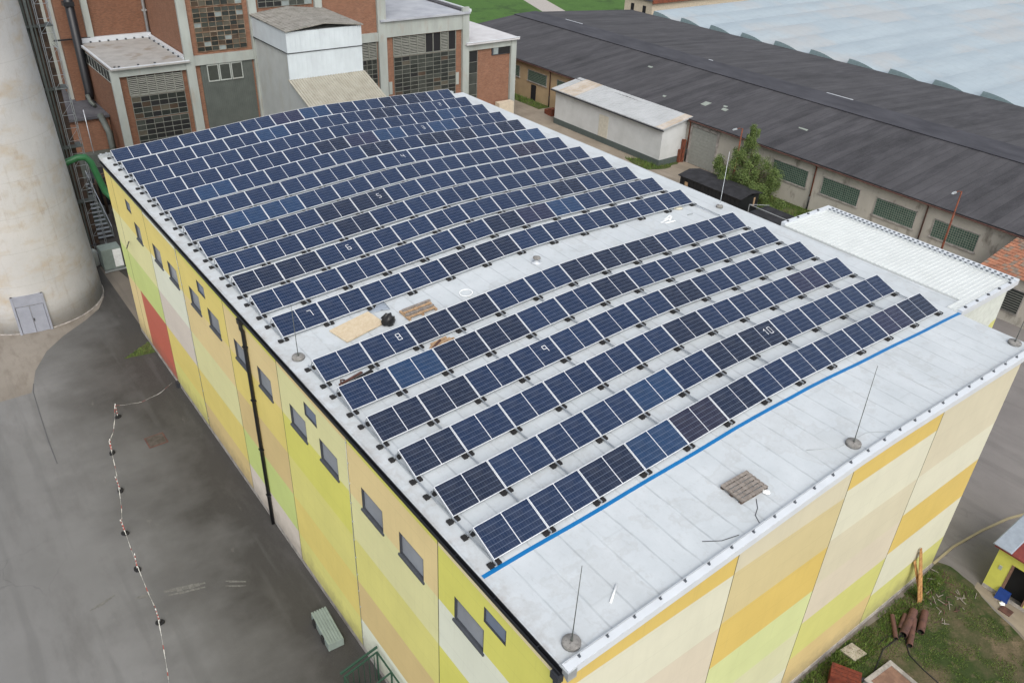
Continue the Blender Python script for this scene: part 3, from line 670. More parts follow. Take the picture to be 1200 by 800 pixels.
b.tube(pr_, .025, 8, caps=False); tag(b.build('plastic_ring', 'whiteplastic', off=(8.28, 13.53, z)), 'white plastic ring lying on the bare strip of roof', 'ring')
def vent(x, y, label, r=.2):
    root = thing('roof_vent', label, 'roof vent', (x, y, zr(x)), 'small roof vents')
    b = MB(); b.lathe((0, 0, .0), [(r*1.3, .004), (r*1.25, .02), (r*.55, .05), (r*.5, .22)], 18); b.build('collar', 'flash', root)
    b = MB(); b.lathe((0, 0, .22), [(r*.55, 0), (r, .02), (r*.97, .07), (r*.4, .12)], 18); b.build('cap', 'stone', root)
vent(12.68, 13.85, 'grey mushroom vent on the bare strip between the two panel blocks')
# plywood sheets
b = MB(); c_ = [(1.86, 14.52), (2.06, 13.27), (4.05, 13.62), (3.92, 14.86)]
b.hexa([(x, y, zr(x)+.03) for x, y in c_], [(x, y, zr(x)+.085) for x, y in c_]); b.bar((2.2, 14.4, zr(2.2)+.015), (2.4, 13.4, zr(2.4)+.015), .08, .03); b.bar((3.6, 14.7, zr(3.6)+.015), (3.8, 13.7, zr(3.8)+.015), .08, .03)
tag(b.build('plywood_sheet', 'ply', off=(3, 14, zr(3))), 'pale plywood sheet lying on the roof beside the black bag', 'plywood')
# black bag
def lump(name, c, r, mat_, seed, label, cat, flat=1.0, amp=.35):
    b = MB(); n_, m_ = 18, 10
    for i in range(m_+1):
        for k in range(n_):
            ph = math.pi*i/m_; t = 2*math.pi*k/n_; d = Vector((math.sin(ph)*math.cos(t), math.sin(ph)*math.sin(t), math.cos(ph)))
            rr_ = r*(1+amp*mnoise.noise(d*2.3+Vector((seed, 0, 0)))+.12*mnoise.noise(d*6+Vector((0, seed, 0))))
            p = d*rr_; b.v.append((c[0]+p.x, c[1]+p.y, c[2]+max(-.0, p.z*flat+r*flat*.55)))
    for i in range(m_):
        for k in range(n_):
            l = (k+1) % n_; b.face((i*n_+k, (i+1)*n_+k, (i+1)*n_+l, i*n_+l), 0, True)
    return tag(b.build(name, mat_, off=c), label, cat)
lump('rubbish_bag', (4.17, 13.5, zr(4.2)+.004), .3, 'black', 3, 'bulging black plastic bag behind the sixth panel row', 'bag', 1.1)
# grey sheeting under the row end
b = MB(); gx = 7
for i in range(gx+1):
    for k in range(gx+1):
        x = 3.95+.9*i/gx+.1*k/gx; y = 14.75+.8*k/gx-.25*i/gx; b.v.append((x, y, zr(x)+.02+.16*abs(mnoise.noise((x*4, y*4, 2)))*(1-abs(2*i/gx-1))))
for i in range(gx):
    for k in range(gx): a = i*(gx+1)+k; b.face((a, a+gx+1, a+gx+2, a+1), 0, True)
o_ = b.build('plastic_sheet', 'greyplastic', off=(4.4, 15, zr(4.4))); sm = o_.modifiers.new('thick', 'SOLIDIFY'); sm.thickness = .008
tag(o_, 'crumpled grey plastic sheet at the foot of the seventh panel row', 'sheet')
# stack of planks
b = MB()
for i in range(4):
    y = 13.2+i*.22; x0 = 4.95+.05*i+.03*(i % 2); z = zr(5.7)
    b.hexa([(x0, y, zr(x0)+.1), (x0+1.45, y, zr(x0+1.45)+.1), (x0+1.45, y+.13, zr(x0+1.45)+.1), (x0, y+.13, zr(x0)+.1)], [(x0, y, zr(x0)+.14), (x0+1.45, y, zr(x0+1.45)+.14), (x0+1.45, y+.13, zr(x0+1.45)+.14), (x0, y+.13, zr(x0)+.14)], i % 2)
for x in (5.02, 5.7, 6.38): b.box(x, x+.1, 13.15, 14.02, zr(x)+.004, zr(x)+.1)
tag(b.build('wooden_pallet', ['wood', 'woodgrey'], off=(5.7, 13.6, zr(5.7))), 'light wooden pallet on the bare roof strip beyond the plywood', 'pallet', 'pallets on the roof')
# grey pallet near the parapet
root = thing('wooden_pallet', 'weathered grey wooden pallet near the front parapet', 'pallet', (8.4, -2.5, zr(8.4)), 'pallets on the roof')
root.rotation_euler = (0, -math.atan(.064), R(-3))
b = MB()
for i, y in enumerate((-.41, -.245, -.08, .085, .25, .41)): b.box(-.62+.012*(i % 2), .62, y-.062, y+.06, .122, .146)
b.build('top_boards', 'woodgrey', root, bevel=.004)
b = MB()
for x in (-.55, 0, .55): b.box(x-.07, x+.07, -.46, .46, .098, .12)
b.build('cross_boards', 'woodgrey', root)
b = MB()
for x in (-.55, 0, .55):
    for y in (-.4, 0, .4): b.box(x-.07, x+.07, y-.06, y+.06, .026, .097)
b.build('blocks', 'brownwood', root)
b = MB()
for y in (-.4, 0, .4): b.box(-.62, .62, y-.055, y+.055, .004, .025)
b.build('bottom_boards', 'woodgrey', root)
lump('plastic_scrap', (8.85, -3.05, zr(8.9)+.003), .13, 'whiteplastic', 8, 'scrap of clear white plastic beside the grey pallet', 'scrap', .25)
b = MB(); b.tube([(8.35, -3.05, zr(8.3)+.012), (8.05, -3.35, zr(8.05)+.012), (7.75, -3.5, zr(7.75)+.012), (7.6, -3.78, zr(7.6)+.012)], .012, 5)
tag(b.build('loose_cable', 'dark', off=(8, -3.3, zr(8))), 'thin dark cable running from the grey pallet to the parapet', 'cable')
b = MB(); b.tube([(5.6, -3.2, zr(5.6)+.012), (6.1, -3.55, zr(6.1)+.012), (6.7, -3.72, zr(6.7)+.012)], .012, 5)
tag(b.build('loose_cable', 'dark', off=(6.1, -3.5, zr(6.1))), 'short dark cable end by the parapet left of the grey pallet', 'cable')
b = MB(); b.tube([(11.6, -2.6, zr(11.6)+.011), (12.6, -3.2, zr(12.6)+.011), (14.2, -3.3, zr(14.2)+.011), (15.0, -3.75, zr(15)+.011)], .01, 5)
tag(b.build('loose_cable', 'galv', off=(13, -3.2, zr(13))), 'grey conductor wire curving past the middle rod base to the parapet', 'cable')
b = MB(); b.tube([(2.38, -2.8, zr(2.38)+.04), (1.8, -3.17, zr(1.8)+.04)], .035, 8)
tag(b.build('white_tube', 'whiteplastic', off=(2.1, -3, zr(2.1))), 'short white plastic tube lying near the roof corner', 'tube')
# lumber under the sixth row
b = MB()
for i in range(4): b.bar((4.45+.1*i, 10.6+.13*i, zr(4.5)+.04+.02*(i % 2)), (5.9-.12*i, 10.66+.12*i, zr(5.8)+.04+.02*(i % 2)), .1, .04)
b.bar((4.5, 10.55, zr(4.5)+.12), (5.2, 10.95, zr(5.2)+.1), .08, .05, 1)
tag(b.build('timber_offcuts', ['wood', 'rustdk'], off=(5.2, 10.7, zr(5.2))), 'brown timber offcuts between the fifth and sixth panel rows', 'timber')
b = MB(); b.bar((.45, 10.55, zr(.45)+.05), (1.9, 10.85, zr(1.9)+.06), .16, .07); b.bar((.4, 10.75, zr(.4)+.08), (1.5, 10.95, zr(1.5)+.1), .1, .06, 1); b.tube([(.42, 10.6, zr(.4)+.1), (.5, 10.8, zr(.5)+.25), (.7, 10.9, zr(.7)+.1)], .035, 6, 1)
tag(b.build('scrap_metal', ['rubber', 'rustdk'], off=(1.1, 10.7, zr(1.1))), 'dark rusty scrap lying at the left end between panel rows', 'scrap')
# clear plastic at the right of the gap
b = MB()
for (x, y, l_, a) in ((21.7, 14.1, .9, .2), (22.2, 14.3, .8, .35), (21.9, 13.95, .7, -.1), (22.4, 14.1, .6, .6)):
    b.bar((x, y, zr(x)+.03), (x+l_*math.cos(a), y+l_*math.sin(a), zr(x+l_)+.05), .1, .03)
tag(b.build('packing_strips', 'whiteplastic', off=(22, 14.1, zr(22))), 'white packing strips lying near the right end of the bare roof strip', 'packaging')
b = MB(); b.box(23.9, 24.3, 14.1, 14.16, zr(24)+.005, zr(24)+.06); tag(b.build('bracket_offcut', 'galv', off=(24.1, 14.1, zr(24))), 'small grey bracket left on the roof right of the packing strips', 'bracket')
lump('cement_patch', (24.2, 15.2, zr(24.2)+.003), .3, plain('beige_stain', lin(196, 192, 176), .8), 4, 'beige powder heap by the right end of the seventh panel row', 'heap', .12)

# ------------------------------------------------------------------ white annex on the right
ann = thing('white_annex', 'low annex with white ribbed metal roof against the right side of the hall', 'building', (29, 5, 0))
ao = (29, 5, 0)
X0, X1, Y0, Y1, ZT = 26.37, 31.75, -.38, 10.25, 13.34
b = MB(); n_ = 44
X0 = 27.62
for i in range(n_):
    y = Y0+(Y1-Y0)*i/n_; d = (Y1-Y0)/n_
    b.box(26.4 if y < 0 else X0, X1, y, y+d*.62, ZT-.2, ZT-.03); b.box(26.4 if y < 0 else X0, X1, y+d*.62, y+d, ZT-.2, ZT-.005)
b.build('ribbed_roof', 'ribwhite', ann, ao)
b = MB(); b.box(26.42, X1, Y0-.22, Y0-.002, ZT-.25, ZT+.06); b.box(X0+.02, X1, Y1+.002, Y1+.25, ZT-.2, ZT+.1); b.box(X1+.002, X1+.34, Y0-.22, Y1+.25, ZT-.2, ZT+.1); b.build('edge_trim', 'flash', ann, ao)
sp_ = []; y = Y0
while y < Y1:
    sp_ += [(X1-.2-ao[0], y+.06-ao[1], ZT+.1), (X1+.1-ao[0], y+.06-ao[1], ZT+.1)]; y += .28
b = MB(); b.box(-.05, .05, -.055, .055, .002, .04); spread('clip', b, 'clipm', ann, sp_)
b = MB(); b.lathe((0, 0, 0), [(.07, .001), (.07, .05), (.03, .07)], 10)
spread('clamp', b, 'winframe', ann, [(26.9+i*1.1-ao[0], Y0-.1-ao[1], ZT+.06) for i in range(5)]+[(28+i*.95-ao[0], Y1+.1-ao[1], ZT+.1) for i in range(4)])
b = MB(); b.quad((25.62, Y0, 9), (31.7, Y0, 9), (31.7, Y0, ZT-.2), (25.62, Y0, ZT-.2), 0)
b.quad((25.62, Y0, 0), (31.7, Y0, 0), (31.7, Y0, 11.3), (25.62, Y0, 11.3), 1) if False else None
b.quad((25.62, Y0, 0), (31.7, Y0, 0), (31.7, Y0, 9), (25.62, Y0, 9), 1)
b.quad((31.7, Y0, 0), (31.7, Y1, 0), (31.7, Y1, ZT-.2), (31.7, Y0, ZT-.2), 0); b.quad((31.7, Y1, 0), (25.62, Y1, 0), (25.62, Y1, ZT-.2), (31.7, Y1, ZT-.2), 0)
b.poly([(29.4, Y0-.004, 9), (31.7, Y0-.004, 9), (31.7, Y0-.004, 11.2), (31.2, Y0-.004, 11.1)], 1)
b.build('wall', ['steelwhite', 'py'], ann, ao)

# ------------------------------------------------------------------ silo with door
silo = thing('plaster_silo', 'round pale plastered silo with brown stains standing left of the hall', 'silo', (-5.9, 50, 0))
def sr(z): return 4.8-.028*z
b = MB(); prof = [(sr(z), z) for z in (0, 2, 5, 8, 12, 16, 20, 24, 27)]+[(3.9, 27.3), (1, 27.6)]
b.lathe((0, 0, 0), prof, 72); b.build('drum', 'silo', silo)
b = MB(); b.lathe((0, 0, 0), [(4.86, 0), (4.86, .05), (4.8, .08)], 72); b.build('footing', 'plinth', silo)
def on_silo(t, z, d=0): r = sr(z)+d; return (r*math.cos(t), r*math.sin(t), z)
td = R(-98); hw_ = .21
b = MB()
for (t0, t1, z0, z1) in ((td-hw_, td-hw_+.03, 0, 2.9), (td+hw_-.03, td+hw_, 0, 2.9), (td-hw_, td+hw_, 2.75, 2.9)):
    b.hexa([on_silo(t0, z0, -.05), on_silo(t0, z0, .16), on_silo(t1, z0, .16), on_silo(t1, z0, -.05)], [on_silo(t0, z1, -.05), on_silo(t0, z1, .16), on_silo(t1, z1, .16), on_silo(t1, z1, -.05)])
door = b.build('double_door', 'greydoor', silo)
hd_ = 1
b = MB(); b.hexa([on_silo(td-hw_+.03, 2.15, -.05), on_silo(td-hw_+.03, 2.15, .13), on_silo(td+hw_-.03, 2.15, .13), on_silo(td+hw_-.03, 2.15, -.05)], [on_silo(td-hw_+.03, 2.75, -.05), on_silo(td-hw_+.03, 2.75, .13), on_silo(td+hw_-.03, 2.75, .13), on_silo(td+hw_-.03, 2.75, -.05)]); b.build('transom_panel', 'greydoor', door)
for s_ in (-1, 1):
    t0, t1 = sorted((td+s_*.004, td+s_*(hw_-.035)))
    b = MB(); b.hexa([on_silo(t0, .03, -.05), on_silo(t0, .03, .09), on_silo(t1, .03, .09), on_silo(t1, .03, -.05)], [on_silo(t0, 2.1, -.05), on_silo(t0, 2.1, .09), on_silo(t1, 2.1, .09), on_silo(t1, 2.1, -.05)])
    b.build('door_leaf', 'greydoor', door)
b = MB(); p_ = on_silo(td+.012, 1.05, .11); b.box(p_[0]-.03, p_[0]+.03, p_[1]-.05, p_[1]+.03, .95, 1.15); b.build('handle', 'dark', door)
# ladder mast beside the silo
mast = thing('lattice_ladder_mast', 'tall grey lattice ladder mast beside the silo', 'ladder', (.55, 56.2, 0))
for (x, y) in ((-.45, -.35), (.45, -.35), (.45, .35), (-.45, .35)): b = MB(); b.bar((x, y, 0), (x, y, 22), .045); b.build('post', 'railm', mast)
b = MB(); z = .6
while z < 22:
    b.bar((-.45, -.35, z), (.45, -.35, z), .03); b.bar((.45, -.35, z), (.45, .35, z), .03)
    if int(z/1.0) % 2: b.bar((-.45, -.35, z), (.45, -.35, z+1.0), .022)
    z += 1.0
b.build('rungs', 'railm', mast)
b = MB(); b.box(-1.3, .05, .5, 1.1, 0, 21.5, 1); b.bar((-1.2, .2, 0), (-1.2, .2, 21), .16); b.bar((-1.0, 1.0, 0), (-1.0, 1.0, 21), .12); b.bar((-.75, -.1, 0), (-.75, -.1, 21.5), .1); b.tube([(-1.0, -.2, 3), (-1.0, -.2, 21)], .1, 8)
for z in (4.5, 9, 13.5, 18): b.box(-1.3, .5, -.2, 1.1, z, z+.07)
b.build('cable_riser', ['corrdark', 'brownwood'], mast)
stair = thing('steel_stair', 'dark steel stair with open treads at the foot of the lattice mast', 'stair', (1.3, 61.5, 0))
b = MB()
for i in range(14): b.box(-.75, .75, -3.2+i*.42, -2.9+i*.42, .2+i*.22, .24+i*.22)
b.build('treads', 'railm', stair)
for s_ in (-1, 1):
    b = MB(); b.bar((s_*.78, -3.3, .1), (s_*.78, 2.7, 3.2), .05, .2); b.build('stringer', 'corrdark', stair)
    b = MB(); b.bar((s_*.78, -3.3, 1.1), (s_*.78, 2.7, 4.2), .05)
    for k in range(4): b.bar((s_*.78, -3.3+2*k, .1+1.03*k), (s_*.78, -3.3+2*k, 1.1+1.03*k), .04)
    b.build('handrail', 'railm', stair)
cab = thing('cooling_cabinet', 'grey cooling cabinet with white louvred front between silo and hall', 'cabinet', (.5, 52.6, 0))
b = MB(); b.box(-.75, .75, -.6, .6, .15, 1.9); b.build('casing', 'boxgrey', cab, bevel=.03)
b = MB(); b.box(.1, .72, -.64, -.605, .3, 1.8)
for i in range(9): b.box(.14, .68, -.67, -.642, .4+i*.15, .47+i*.15)
b.build('louvre_panel', 'whiteplastic', cab)
b = MB(); b.box(-.8, 1.3, -.85, -.72, .05, .15); b.bar((1.1, -.6, 0), (1.1, -.6, 1.5), .05); b.bar((1.1, .4, 0), (1.1, .4, 1.5), .05); b.bar((1.1, -.6, 1.5), (1.1, .4, 1.5), .05); b.bar((1.1, -.6, .8), (1.1, .4, .8), .04); b.box(-.7, .7, -.5, .5, 0, .15); b.build('stand', 'galv', cab)
tk = thing('small_tank', 'small grey cylinder tank behind the cooling cabinet', 'tank', (-.6, 53.8, 0)); b = MB(); b.lathe((0, 0, 0), [(.35, 0), (.38, .1), (.38, 1.2), (.2, 1.4)], 18); b.build('vessel', 'conc', tk); b = MB(); b.tube([(0, 0, 1.4), (0, 0, 1.7), (.5, 0, 1.75)], .05, 8); b.build('pipe', 'dark', tk)
b = MB(); b.tube([(-2.2, 50, 9.6), (-1.2, 50.2, 9.95), (-.5, 50.2, 10.15), (0, 50.2, 10.1), (.3, 50.2, 9.7), (.45, 50.2, 9.0), (.65, 50.2, 8.0), (.8, 50.2, 7.3), (1.1, 50, 6.85), (1.7, 49, 6.6), (2.6, 46, 6.5), (2.6, 41.5, 6.5)], .24, 14)
tag(b.build('green_pipe', 'green', off=(.4, 50, 8)), 'fat green pipe arching out of the silo and down behind the hall corner', 'pipe')
b = MB(); b.box(-.9, 1.6, 62.5, 66, 0, 3.2); b.box(-1.0, 1.7, 62.4, 66.1, 3.2, 3.35)
tag(b.build('grey_kiosk', ['corrdark'], off=(.3, 64, 0)), 'dark grey service hut in the shade behind the steel stair', 'hut')

pump = thing('pipe_manifold', 'dark pipe manifold with black tank in the alley behind the hall', 'pipes', (3.6, 67, 0))
b = MB(); b.lathe((0, 0, 0), [(1.1, 0), (1.15, .2), (1.15, 2.6), (.8, 3.1)], 20); b.build('tank', 'gutter', pump)
b = MB()
for k in range(4): b.tube([(-1.6+k*.35, -2.2-k*.3, 0), (-1.6+k*.35, -2.2-k*.3, 2.2+k*.5), (1.6, -1.6-k*.3, 2.4+k*.5)], .13, 8)
b.build('pipe_run', 'brownwood', pump)
b = MB(); b.box(-2.2, -1.2, -5.5, -4.3, 0, 1.7); b.box(-.6, .7, -6.2, -5.2, 0, 1.2); b.build('switch_boxes', 'corrdark', pump)
# ------------------------------------------------------------------ brick factory
fac = thing('brick_factory', 'old red brick factory with pale concrete columns behind the hall', 'building', (25, 75, 0)); fo = (25, 75, 0)
def F(name, b, mats, parent=None): return b.build(name, mats, fac, fo) if parent is None else b.build(name, mats, parent, fo)
b = MB(); b.box(14.2, 35.3, 69.3, 96, 0, 23); F('main_wall', b, 'brick')
b = MB(); b.box(5.6, 14.19, 81, 97, 0, 23); F('rear_wall', b, 'brick2')
b = MB(); b.box(7.22, 14.18, 69.3, 80.9, 0, 11.2); F('annex_wall', b, 'brick2')
b = MB(); b.box(35.32, 46.2, 69.3, 96, 0, 13.0); F('middle_wall', b, 'brick')
b = MB(); b.box(46.22, 53.6, 69.3, 92, 0, 9.4); F('wing_wall', b, 'brick')
for x, z1, w_ in ((7.2, 11.3, .36), (14.2, 23, .42), (21.0, 23, .4), (28.0, 23, .4), (35.3, 23, .5), (46.4, 13.9, .45), (53.6, 9.6, .4)):
    b = MB(); b.box(x-w_, x+w_, 68.95, 69.29, 0, z1); F('column', b, 'conc')
b = MB(); b.box(8.0, 8.6, 80.6, 80.98, 11.8, 23); F('column', b, 'conc')
for x0, x1, z0, z1 in ((7.56, 13.78, 10.6, 11.3), (14.62, 20.6, 10.85, 11.75), (21.4, 27.6, 10.85, 11.75), (28.4, 34.8, 11.2, 12.1), (35.8, 45.95, 11.5, 13.2), (46.85, 53.2, 8.95, 9.7)):
    b = MB(); b.box(x0, x1, 69.03, 69.29, z0, z1); F('beam', b, 'conc')
b = MB(); b.box(6.9, 14.15, 68.7, 80.95, 11.3, 11.45); b.box(6.9, 14.1, 68.7, 68.9, 11.45, 11.52, 1); b.box(6.9, 7.1, 68.9, 80.9, 11.45, 11.52, 1); b.box(7.1, 14.1, 80.5, 80.95, 11.45, 11.9, 1); b.box(13.75, 14.12, 69.4, 80.5, 11.45, 11.7, 1)
ar = F('annex_roof', b, ['concroof', 'flash'])
CL_ = [(13.68-25, 70.7+i*1.5-75, 11.45) for i in range(7)]+[(8.1+i*.85-25, 80.4-75, 11.45) for i in range(7)]+[(x+.07-25, 69.08-75, 11.46) for x in (7.3, 7.7, 9.4, 10.9)]
b = MB(); b.box(35.0, 46.9, 68.75, 96.2, 13.2, 13.42); b.box(46.0, 46.7, 69.5, 96, 13.42, 13.6, 1); b.box(46.72, 47.0, 68.75, 96, 13.42, 13.7, 2); F('middle_roof', b, ['greyroof', 'darkroof', 'flash'])
b = MB(); b.box(46.3, 54.2, 68.6, 92.4, 9.7, 9.92); b.box(46.3, 54.2, 68.55, 68.75, 9.93, 10.0, 1); F('wing_roof', b, ['paleroof', 'flash'])
b = MB(); b.box(47.2, 53.5, 68.3, 69.28, 0, .6); b.box(50.9, 53.2, 68.0, 68.9, .6, 2.4, 0); F('wing_plinth', b, 'cream')
b = MB(); b.box(-.08, .08, -.09, .09, 0, .14); spread('roof_clip', b, 'winframe', ar, CL_)
rw = random.Random(11)
def fwindow(x0, x1, z0, z1, cols, rows, y=69.29, weights=(5, 5, 3, 2, 1, 2), bar='bars', mull=(), parent=None, thick=.038, louvre=0.):
    b = MB()
    for i in range(cols+1): x = x0+(x1-x0)*i/cols; b.box(x-thick/2, x+thick/2, y-.1, y-.03, z0, z1)
    for k in range(rows+1):
        z = z0+(z1-z0)*k/rows; t = thick*2.6 if k in mull else thick
        b.box(x0, x1, y-.09, y-.028, z-t/2, z+t/2)
    wn = F('window', b, bar)
    b = MB()
    for i in range(cols):
        for k in range(rows):
            xa, xb, za, zb = x0+(x1-x0)*i/cols, x0+(x1-x0)*(i+1)/cols, z0+(z1-z0)*k/rows, z0+(z1-z0)*(k+1)/rows
            b.quad((xa, y-.04+rw.uniform(-.006, .006), za), (xb, y-.04+rw.uniform(-.006, .006), za), (xb, y-.04, zb), (xa, y-.04, zb), rw.choices(range(6), weights)[0])
    F('pane', b, ['gl%d' % i for i in range(6)], wn)
    return wn
def louvre(x0, x1, z0, z1, cols, dark=()):
    b = MB()
    for i in range(cols+1): x = x0+(x1-x0)*i/cols; b.box(x-.05, x+.05, 69.18, 69.27, z0, z1)
    b.box(x0, x1, 69.18, 69.27, z0-.08, z0+.03)
    wn = F('louvre_window', b, 'bars')
    b = MB(); b.box(x0, x1, 69.262, 69.28, z0, z1, 0)
    n_ = int((z1-z0)/.17)
    for i in range(cols):
        if i in dark: continue
        for k in range(n_):
            z = z0+.04+k*.17; xa, xb = x0+(x1-x0)*i/cols+.06, x0+(x1-x0)*(i+1)/cols-.06; dz = rw.uniform(-.01, .03)
            b.hexa([(xa, 69.19, z), (xb, 69.19, z+dz), (xb, 69.25, z+.07+dz), (xa, 69.25, z+.07)], [(xa, 69.19, z+.02), (xb, 69.19, z+.02+dz), (xb, 69.25, z+.09+dz), (xa, 69.25, z+.09)], 1)
    F('slats', b, ['void', 'bars'], wn)
# annex front: louvre + two glazed fields
louvre(8.3, 13.3, 8.75, 10.5, 6); fwindow(8.3, 13.3, 6.55, 8.6, 6, 4, weights=(4, 3, 2, 6, 0, 1)); fwindow(8.3, 13.3, 3.9, 6.4, 6, 5, weights=(4, 3, 2, 6, 0, 1))
# annex side strip window
b = MB()
for i in range(10): b.box(7.16, 7.215, 69.7+i*1.1, 69.75+i*1.1, 9.75, 10.8)
b.box(7.16, 7.215, 69.7, 79.7, 9.7, 9.76); b.box(7.16, 7.215, 69.7, 79.7, 10.76, 10.82); wn = F('strip_window', b, 'conc')
b = MB(); b.box(7.19, 7.215, 69.7, 79.6, 9.75, 10.78); F('pane', b, 'gl3', wn)
# main front
fwindow(15.2, 20.1, 12.05, 16.0, 7, 9, weights=(5, 5, 4, 1.4, 1.2, 3), bar='barsr', mull=(4,)); fwindow(15.2, 20.1, 16.15, 20.5, 7, 9, weights=(5, 5, 4, 1, 2, 3), bar='barsr')
fwindow(21.7, 27.4, 15.6, 20.5, 7, 10, weights=(4, 4, 1, 6, 2, 1))
b = MB(); b.box(15.15, 20.4, 69.2, 69.27, 0, 10.8)
for i in range(26): b.box(15.2+i*.2, 15.27+i*.2, 69.17, 69.2, 0, 10.8)
sp = F('sheet_infill', b, 'corrdark')
b = MB()
for i in range(3):
    x = 15.75+i*1.2
    for (u0, u1, v0, v1) in ((x, x+1.15, 9.15, 9.27), (x, x+1.15, 10.68, 10.8), (x, x+.1, 9.27, 10.68), (x+1.05, x+1.15, 9.27, 10.68)): b.box(u0, u1, 69.1, 69.165, v0, v1)
wn = F('window', b, 'conc'); b = MB(); b.box(15.8, 19.3, 69.13, 69.16, 9.2, 10.75); F('pane', b, 'gl1', wn)
louvre(32.7, 34.6, 9.4, 11.15, 2); fwindow(32.7, 34.6, 3.5, 9.3, 3, 11, weights=(3, 6, 1, 1, 2, 0))
# middle block window
louvre(36.75, 45.1, 9.35, 11.4, 8, dark=(4, 5, 7)); fwindow(36.75, 45.1, 3.0, 9.2, 8, 13, weights=(7, 5, 1.2, .6, .25, .6), thick=.034)
for x0 in (36.0, 45.15):
    b = MB(); b.box(x0, x0+.42, 69.2, 69.29, 5.2, 6.6); F('mortar_patch', b, 'conc')
# wing front
fwindow(47.05, 48.25, 1.0, 8.85, 1, 6, weights=(3, 2, 0, 6, 0, 0)); b = MB(); b.box(50.4, 53.15, 69.15, 69.28, 8.05, 9.15); wn = F('window', b, 'winframe'); b = MB(); b.box(50.6, 51.3, 69.12, 69.149, 8.15, 9.05); F('pane', b, 'gl4', wn); b = MB(); b.box(51.4, 53.1, 69.13, 69.149, 8.12, 9.08); F('pane', b, 'gl3', wn)
b = MB()
for i in range(10): b.box(8+i*.5, 8.02+i*.5, 0, 0, 0, 0) if False else None
# rear wall details: duct, pipe, side windows
b = MB(); b.tube([(6.75, 79.6, 23), (6.75, 79.6, 7.0), (6.6, 79.3, 6.2)], .42, 12); b.box(6.2, 7.15, 79.1, 80.2, 15.2, 15.6); b.bar((4.8, 80.6, 11.9), (8.2, 80.6, 11.9), .14); F('black_duct', b, 'gutter')
b = MB(); b.tube([(6.3, 78.6, 6.9), (6.4, 78.3, 6.3), (6.6, 77.6, 5.95)], .2, 10); F('duct_elbow', b, 'corrdark')
b = MB(); b.tube([(13.95, 80.75, 23), (13.95, 80.75, 11.6)], .16, 10); b.box(13.7, 14.15, 80.6, 80.95, 14, 14.15); F('drainpipe', b, 'galv')
b = MB()
for y in (82, 86.6, 91): b.box(5.3, 5.59, y-.3, y+.3, 5, 23)
F('rear_column', b, 'conc')
b = MB()
for i in range(8): b.box(5.5, 5.585, 82.5+i*.5, 82.56+i*.5, 10.5, 12.6)
b.box(5.5, 5.585, 82.4, 86.2, 10.4, 10.55); b.box(5.5, 5.585, 82.4, 86.2, 12.55, 12.7); wn = F('strip_window', b, 'conc'); b = MB(); b.box(5.55, 5.585, 82.5, 86.1, 10.5, 12.6); F('pane', b, 'gl2', wn)
low = thing('low_brick_store', 'low brick store with flat dark roof in front of the factory', 'building', (3, 80, 0))
b = MB(); b.box(-2.5, 7.15, 75, 97, 0, 5.5); b.build('wall', 'brick', low, (3, 80, 0))
b = MB(); b.box(-2.8, 7.18, 74.7, 97, 5.5, 5.75); b.box(-2.8, 3.4, 74.6, 75.2, 5.75, 5.85, 1); b.build('roof', ['darkroof', 'conc'], low, (3, 80, 0))
b = MB(); b.box(1.5, 7.1, 73.8, 74.9, 0, 2.3); b.build('ledge', 'corrdark', low, (3, 80, 0))
b = MB(); b.box(-.5, .3, 74.95, 74.99, .1, 2.4); b.build('door', 'void', low, (3, 80, 0))
b = MB(); b.tube([(4.9, 74.4, 0), (4.9, 74.5, 6.6)], .05, 6); b.tube([(6.5, 73.2, 0), (6.5, 73.2, 4.5), (6.3, 74.6, 5.9)], .3, 10, 1); tag(b.build('vent_pipes', ['railm', 'corrdark'], off=(6, 74, 0)), 'vent pipes in front of the low brick store', 'pipe')
b = MB(); b.box(-14, 3.6, 108, 116, 0, 18); b.box(-14.3, 3.9, 107.7, 116.3, 18, 18.4, 1); tag(b.build('white_block', ['steelwhite', 'flash'], off=(-5, 112, 0)), 'bright white building far behind the silo', 'building')
# white metal box shed on the factory front
sh = thing('metal_hopper_shed', 'tall white sheet metal box with a sloping cream lean-to against the factory', 'shed', (24.5, 64, 0)); so_ = (24.5, 64, 0)
b = MB(); b.box(20.85, 28.3, 61.0, 68.9, 0, 14.85); 
b.build('side_wall', 'shedgrey', sh, so_)
b = MB(); b.box(20.7, 28.45, 60.85, 60.99, 10.6, 12.98); b.box(20.7, 28.45, 60.8, 60.99, 13.06, 14.9); b.box(20.72, 20.845, 61.0, 68.9, 13.06, 14.9); b.build('front_panel', 'shedwhite', sh, so_)
b = MB(); b.box(20.66, 28.48, 60.78, 60.98, 12.99, 13.05); b.box(20.68, 20.84, 60.99, 68.9, 12.99, 13.05); b.build('panel_joint', 'dark', sh, so_)
b = MB()
for i in range(2):
    x0, x1 = (20.6, 24.55) if i == 0 else (24.57, 28.6)
    z0, z1 = (14.95, 15.4) if i == 0 else (15.4, 14.95)
    b.hexa([(x0, 60.6, z0), (x1, 60.6, z1), (x1, 69, z1+.1), (x0, 69, z0+.1)], [(x0, 60.6, z0+.09), (x1, 60.6, z1+.09), (x1, 69, z1+.19), (x0, 69, z0+.19)])
n_ = 20
for i in range(n_): 
    x = 20.7+i*.395; z = 15.04+.45*(1-abs(x+.1-24.56)/4); b.bar((x+.1, 60.58, z), (x+.1, 69, z+.1), .05, .05)
b.build('roof', 'shedroof', sh, so_)
b = MB(); b.box(21.8, 26.6, 61.6, 61.7, 15.0, 15.05) if False else None
n_ = 30
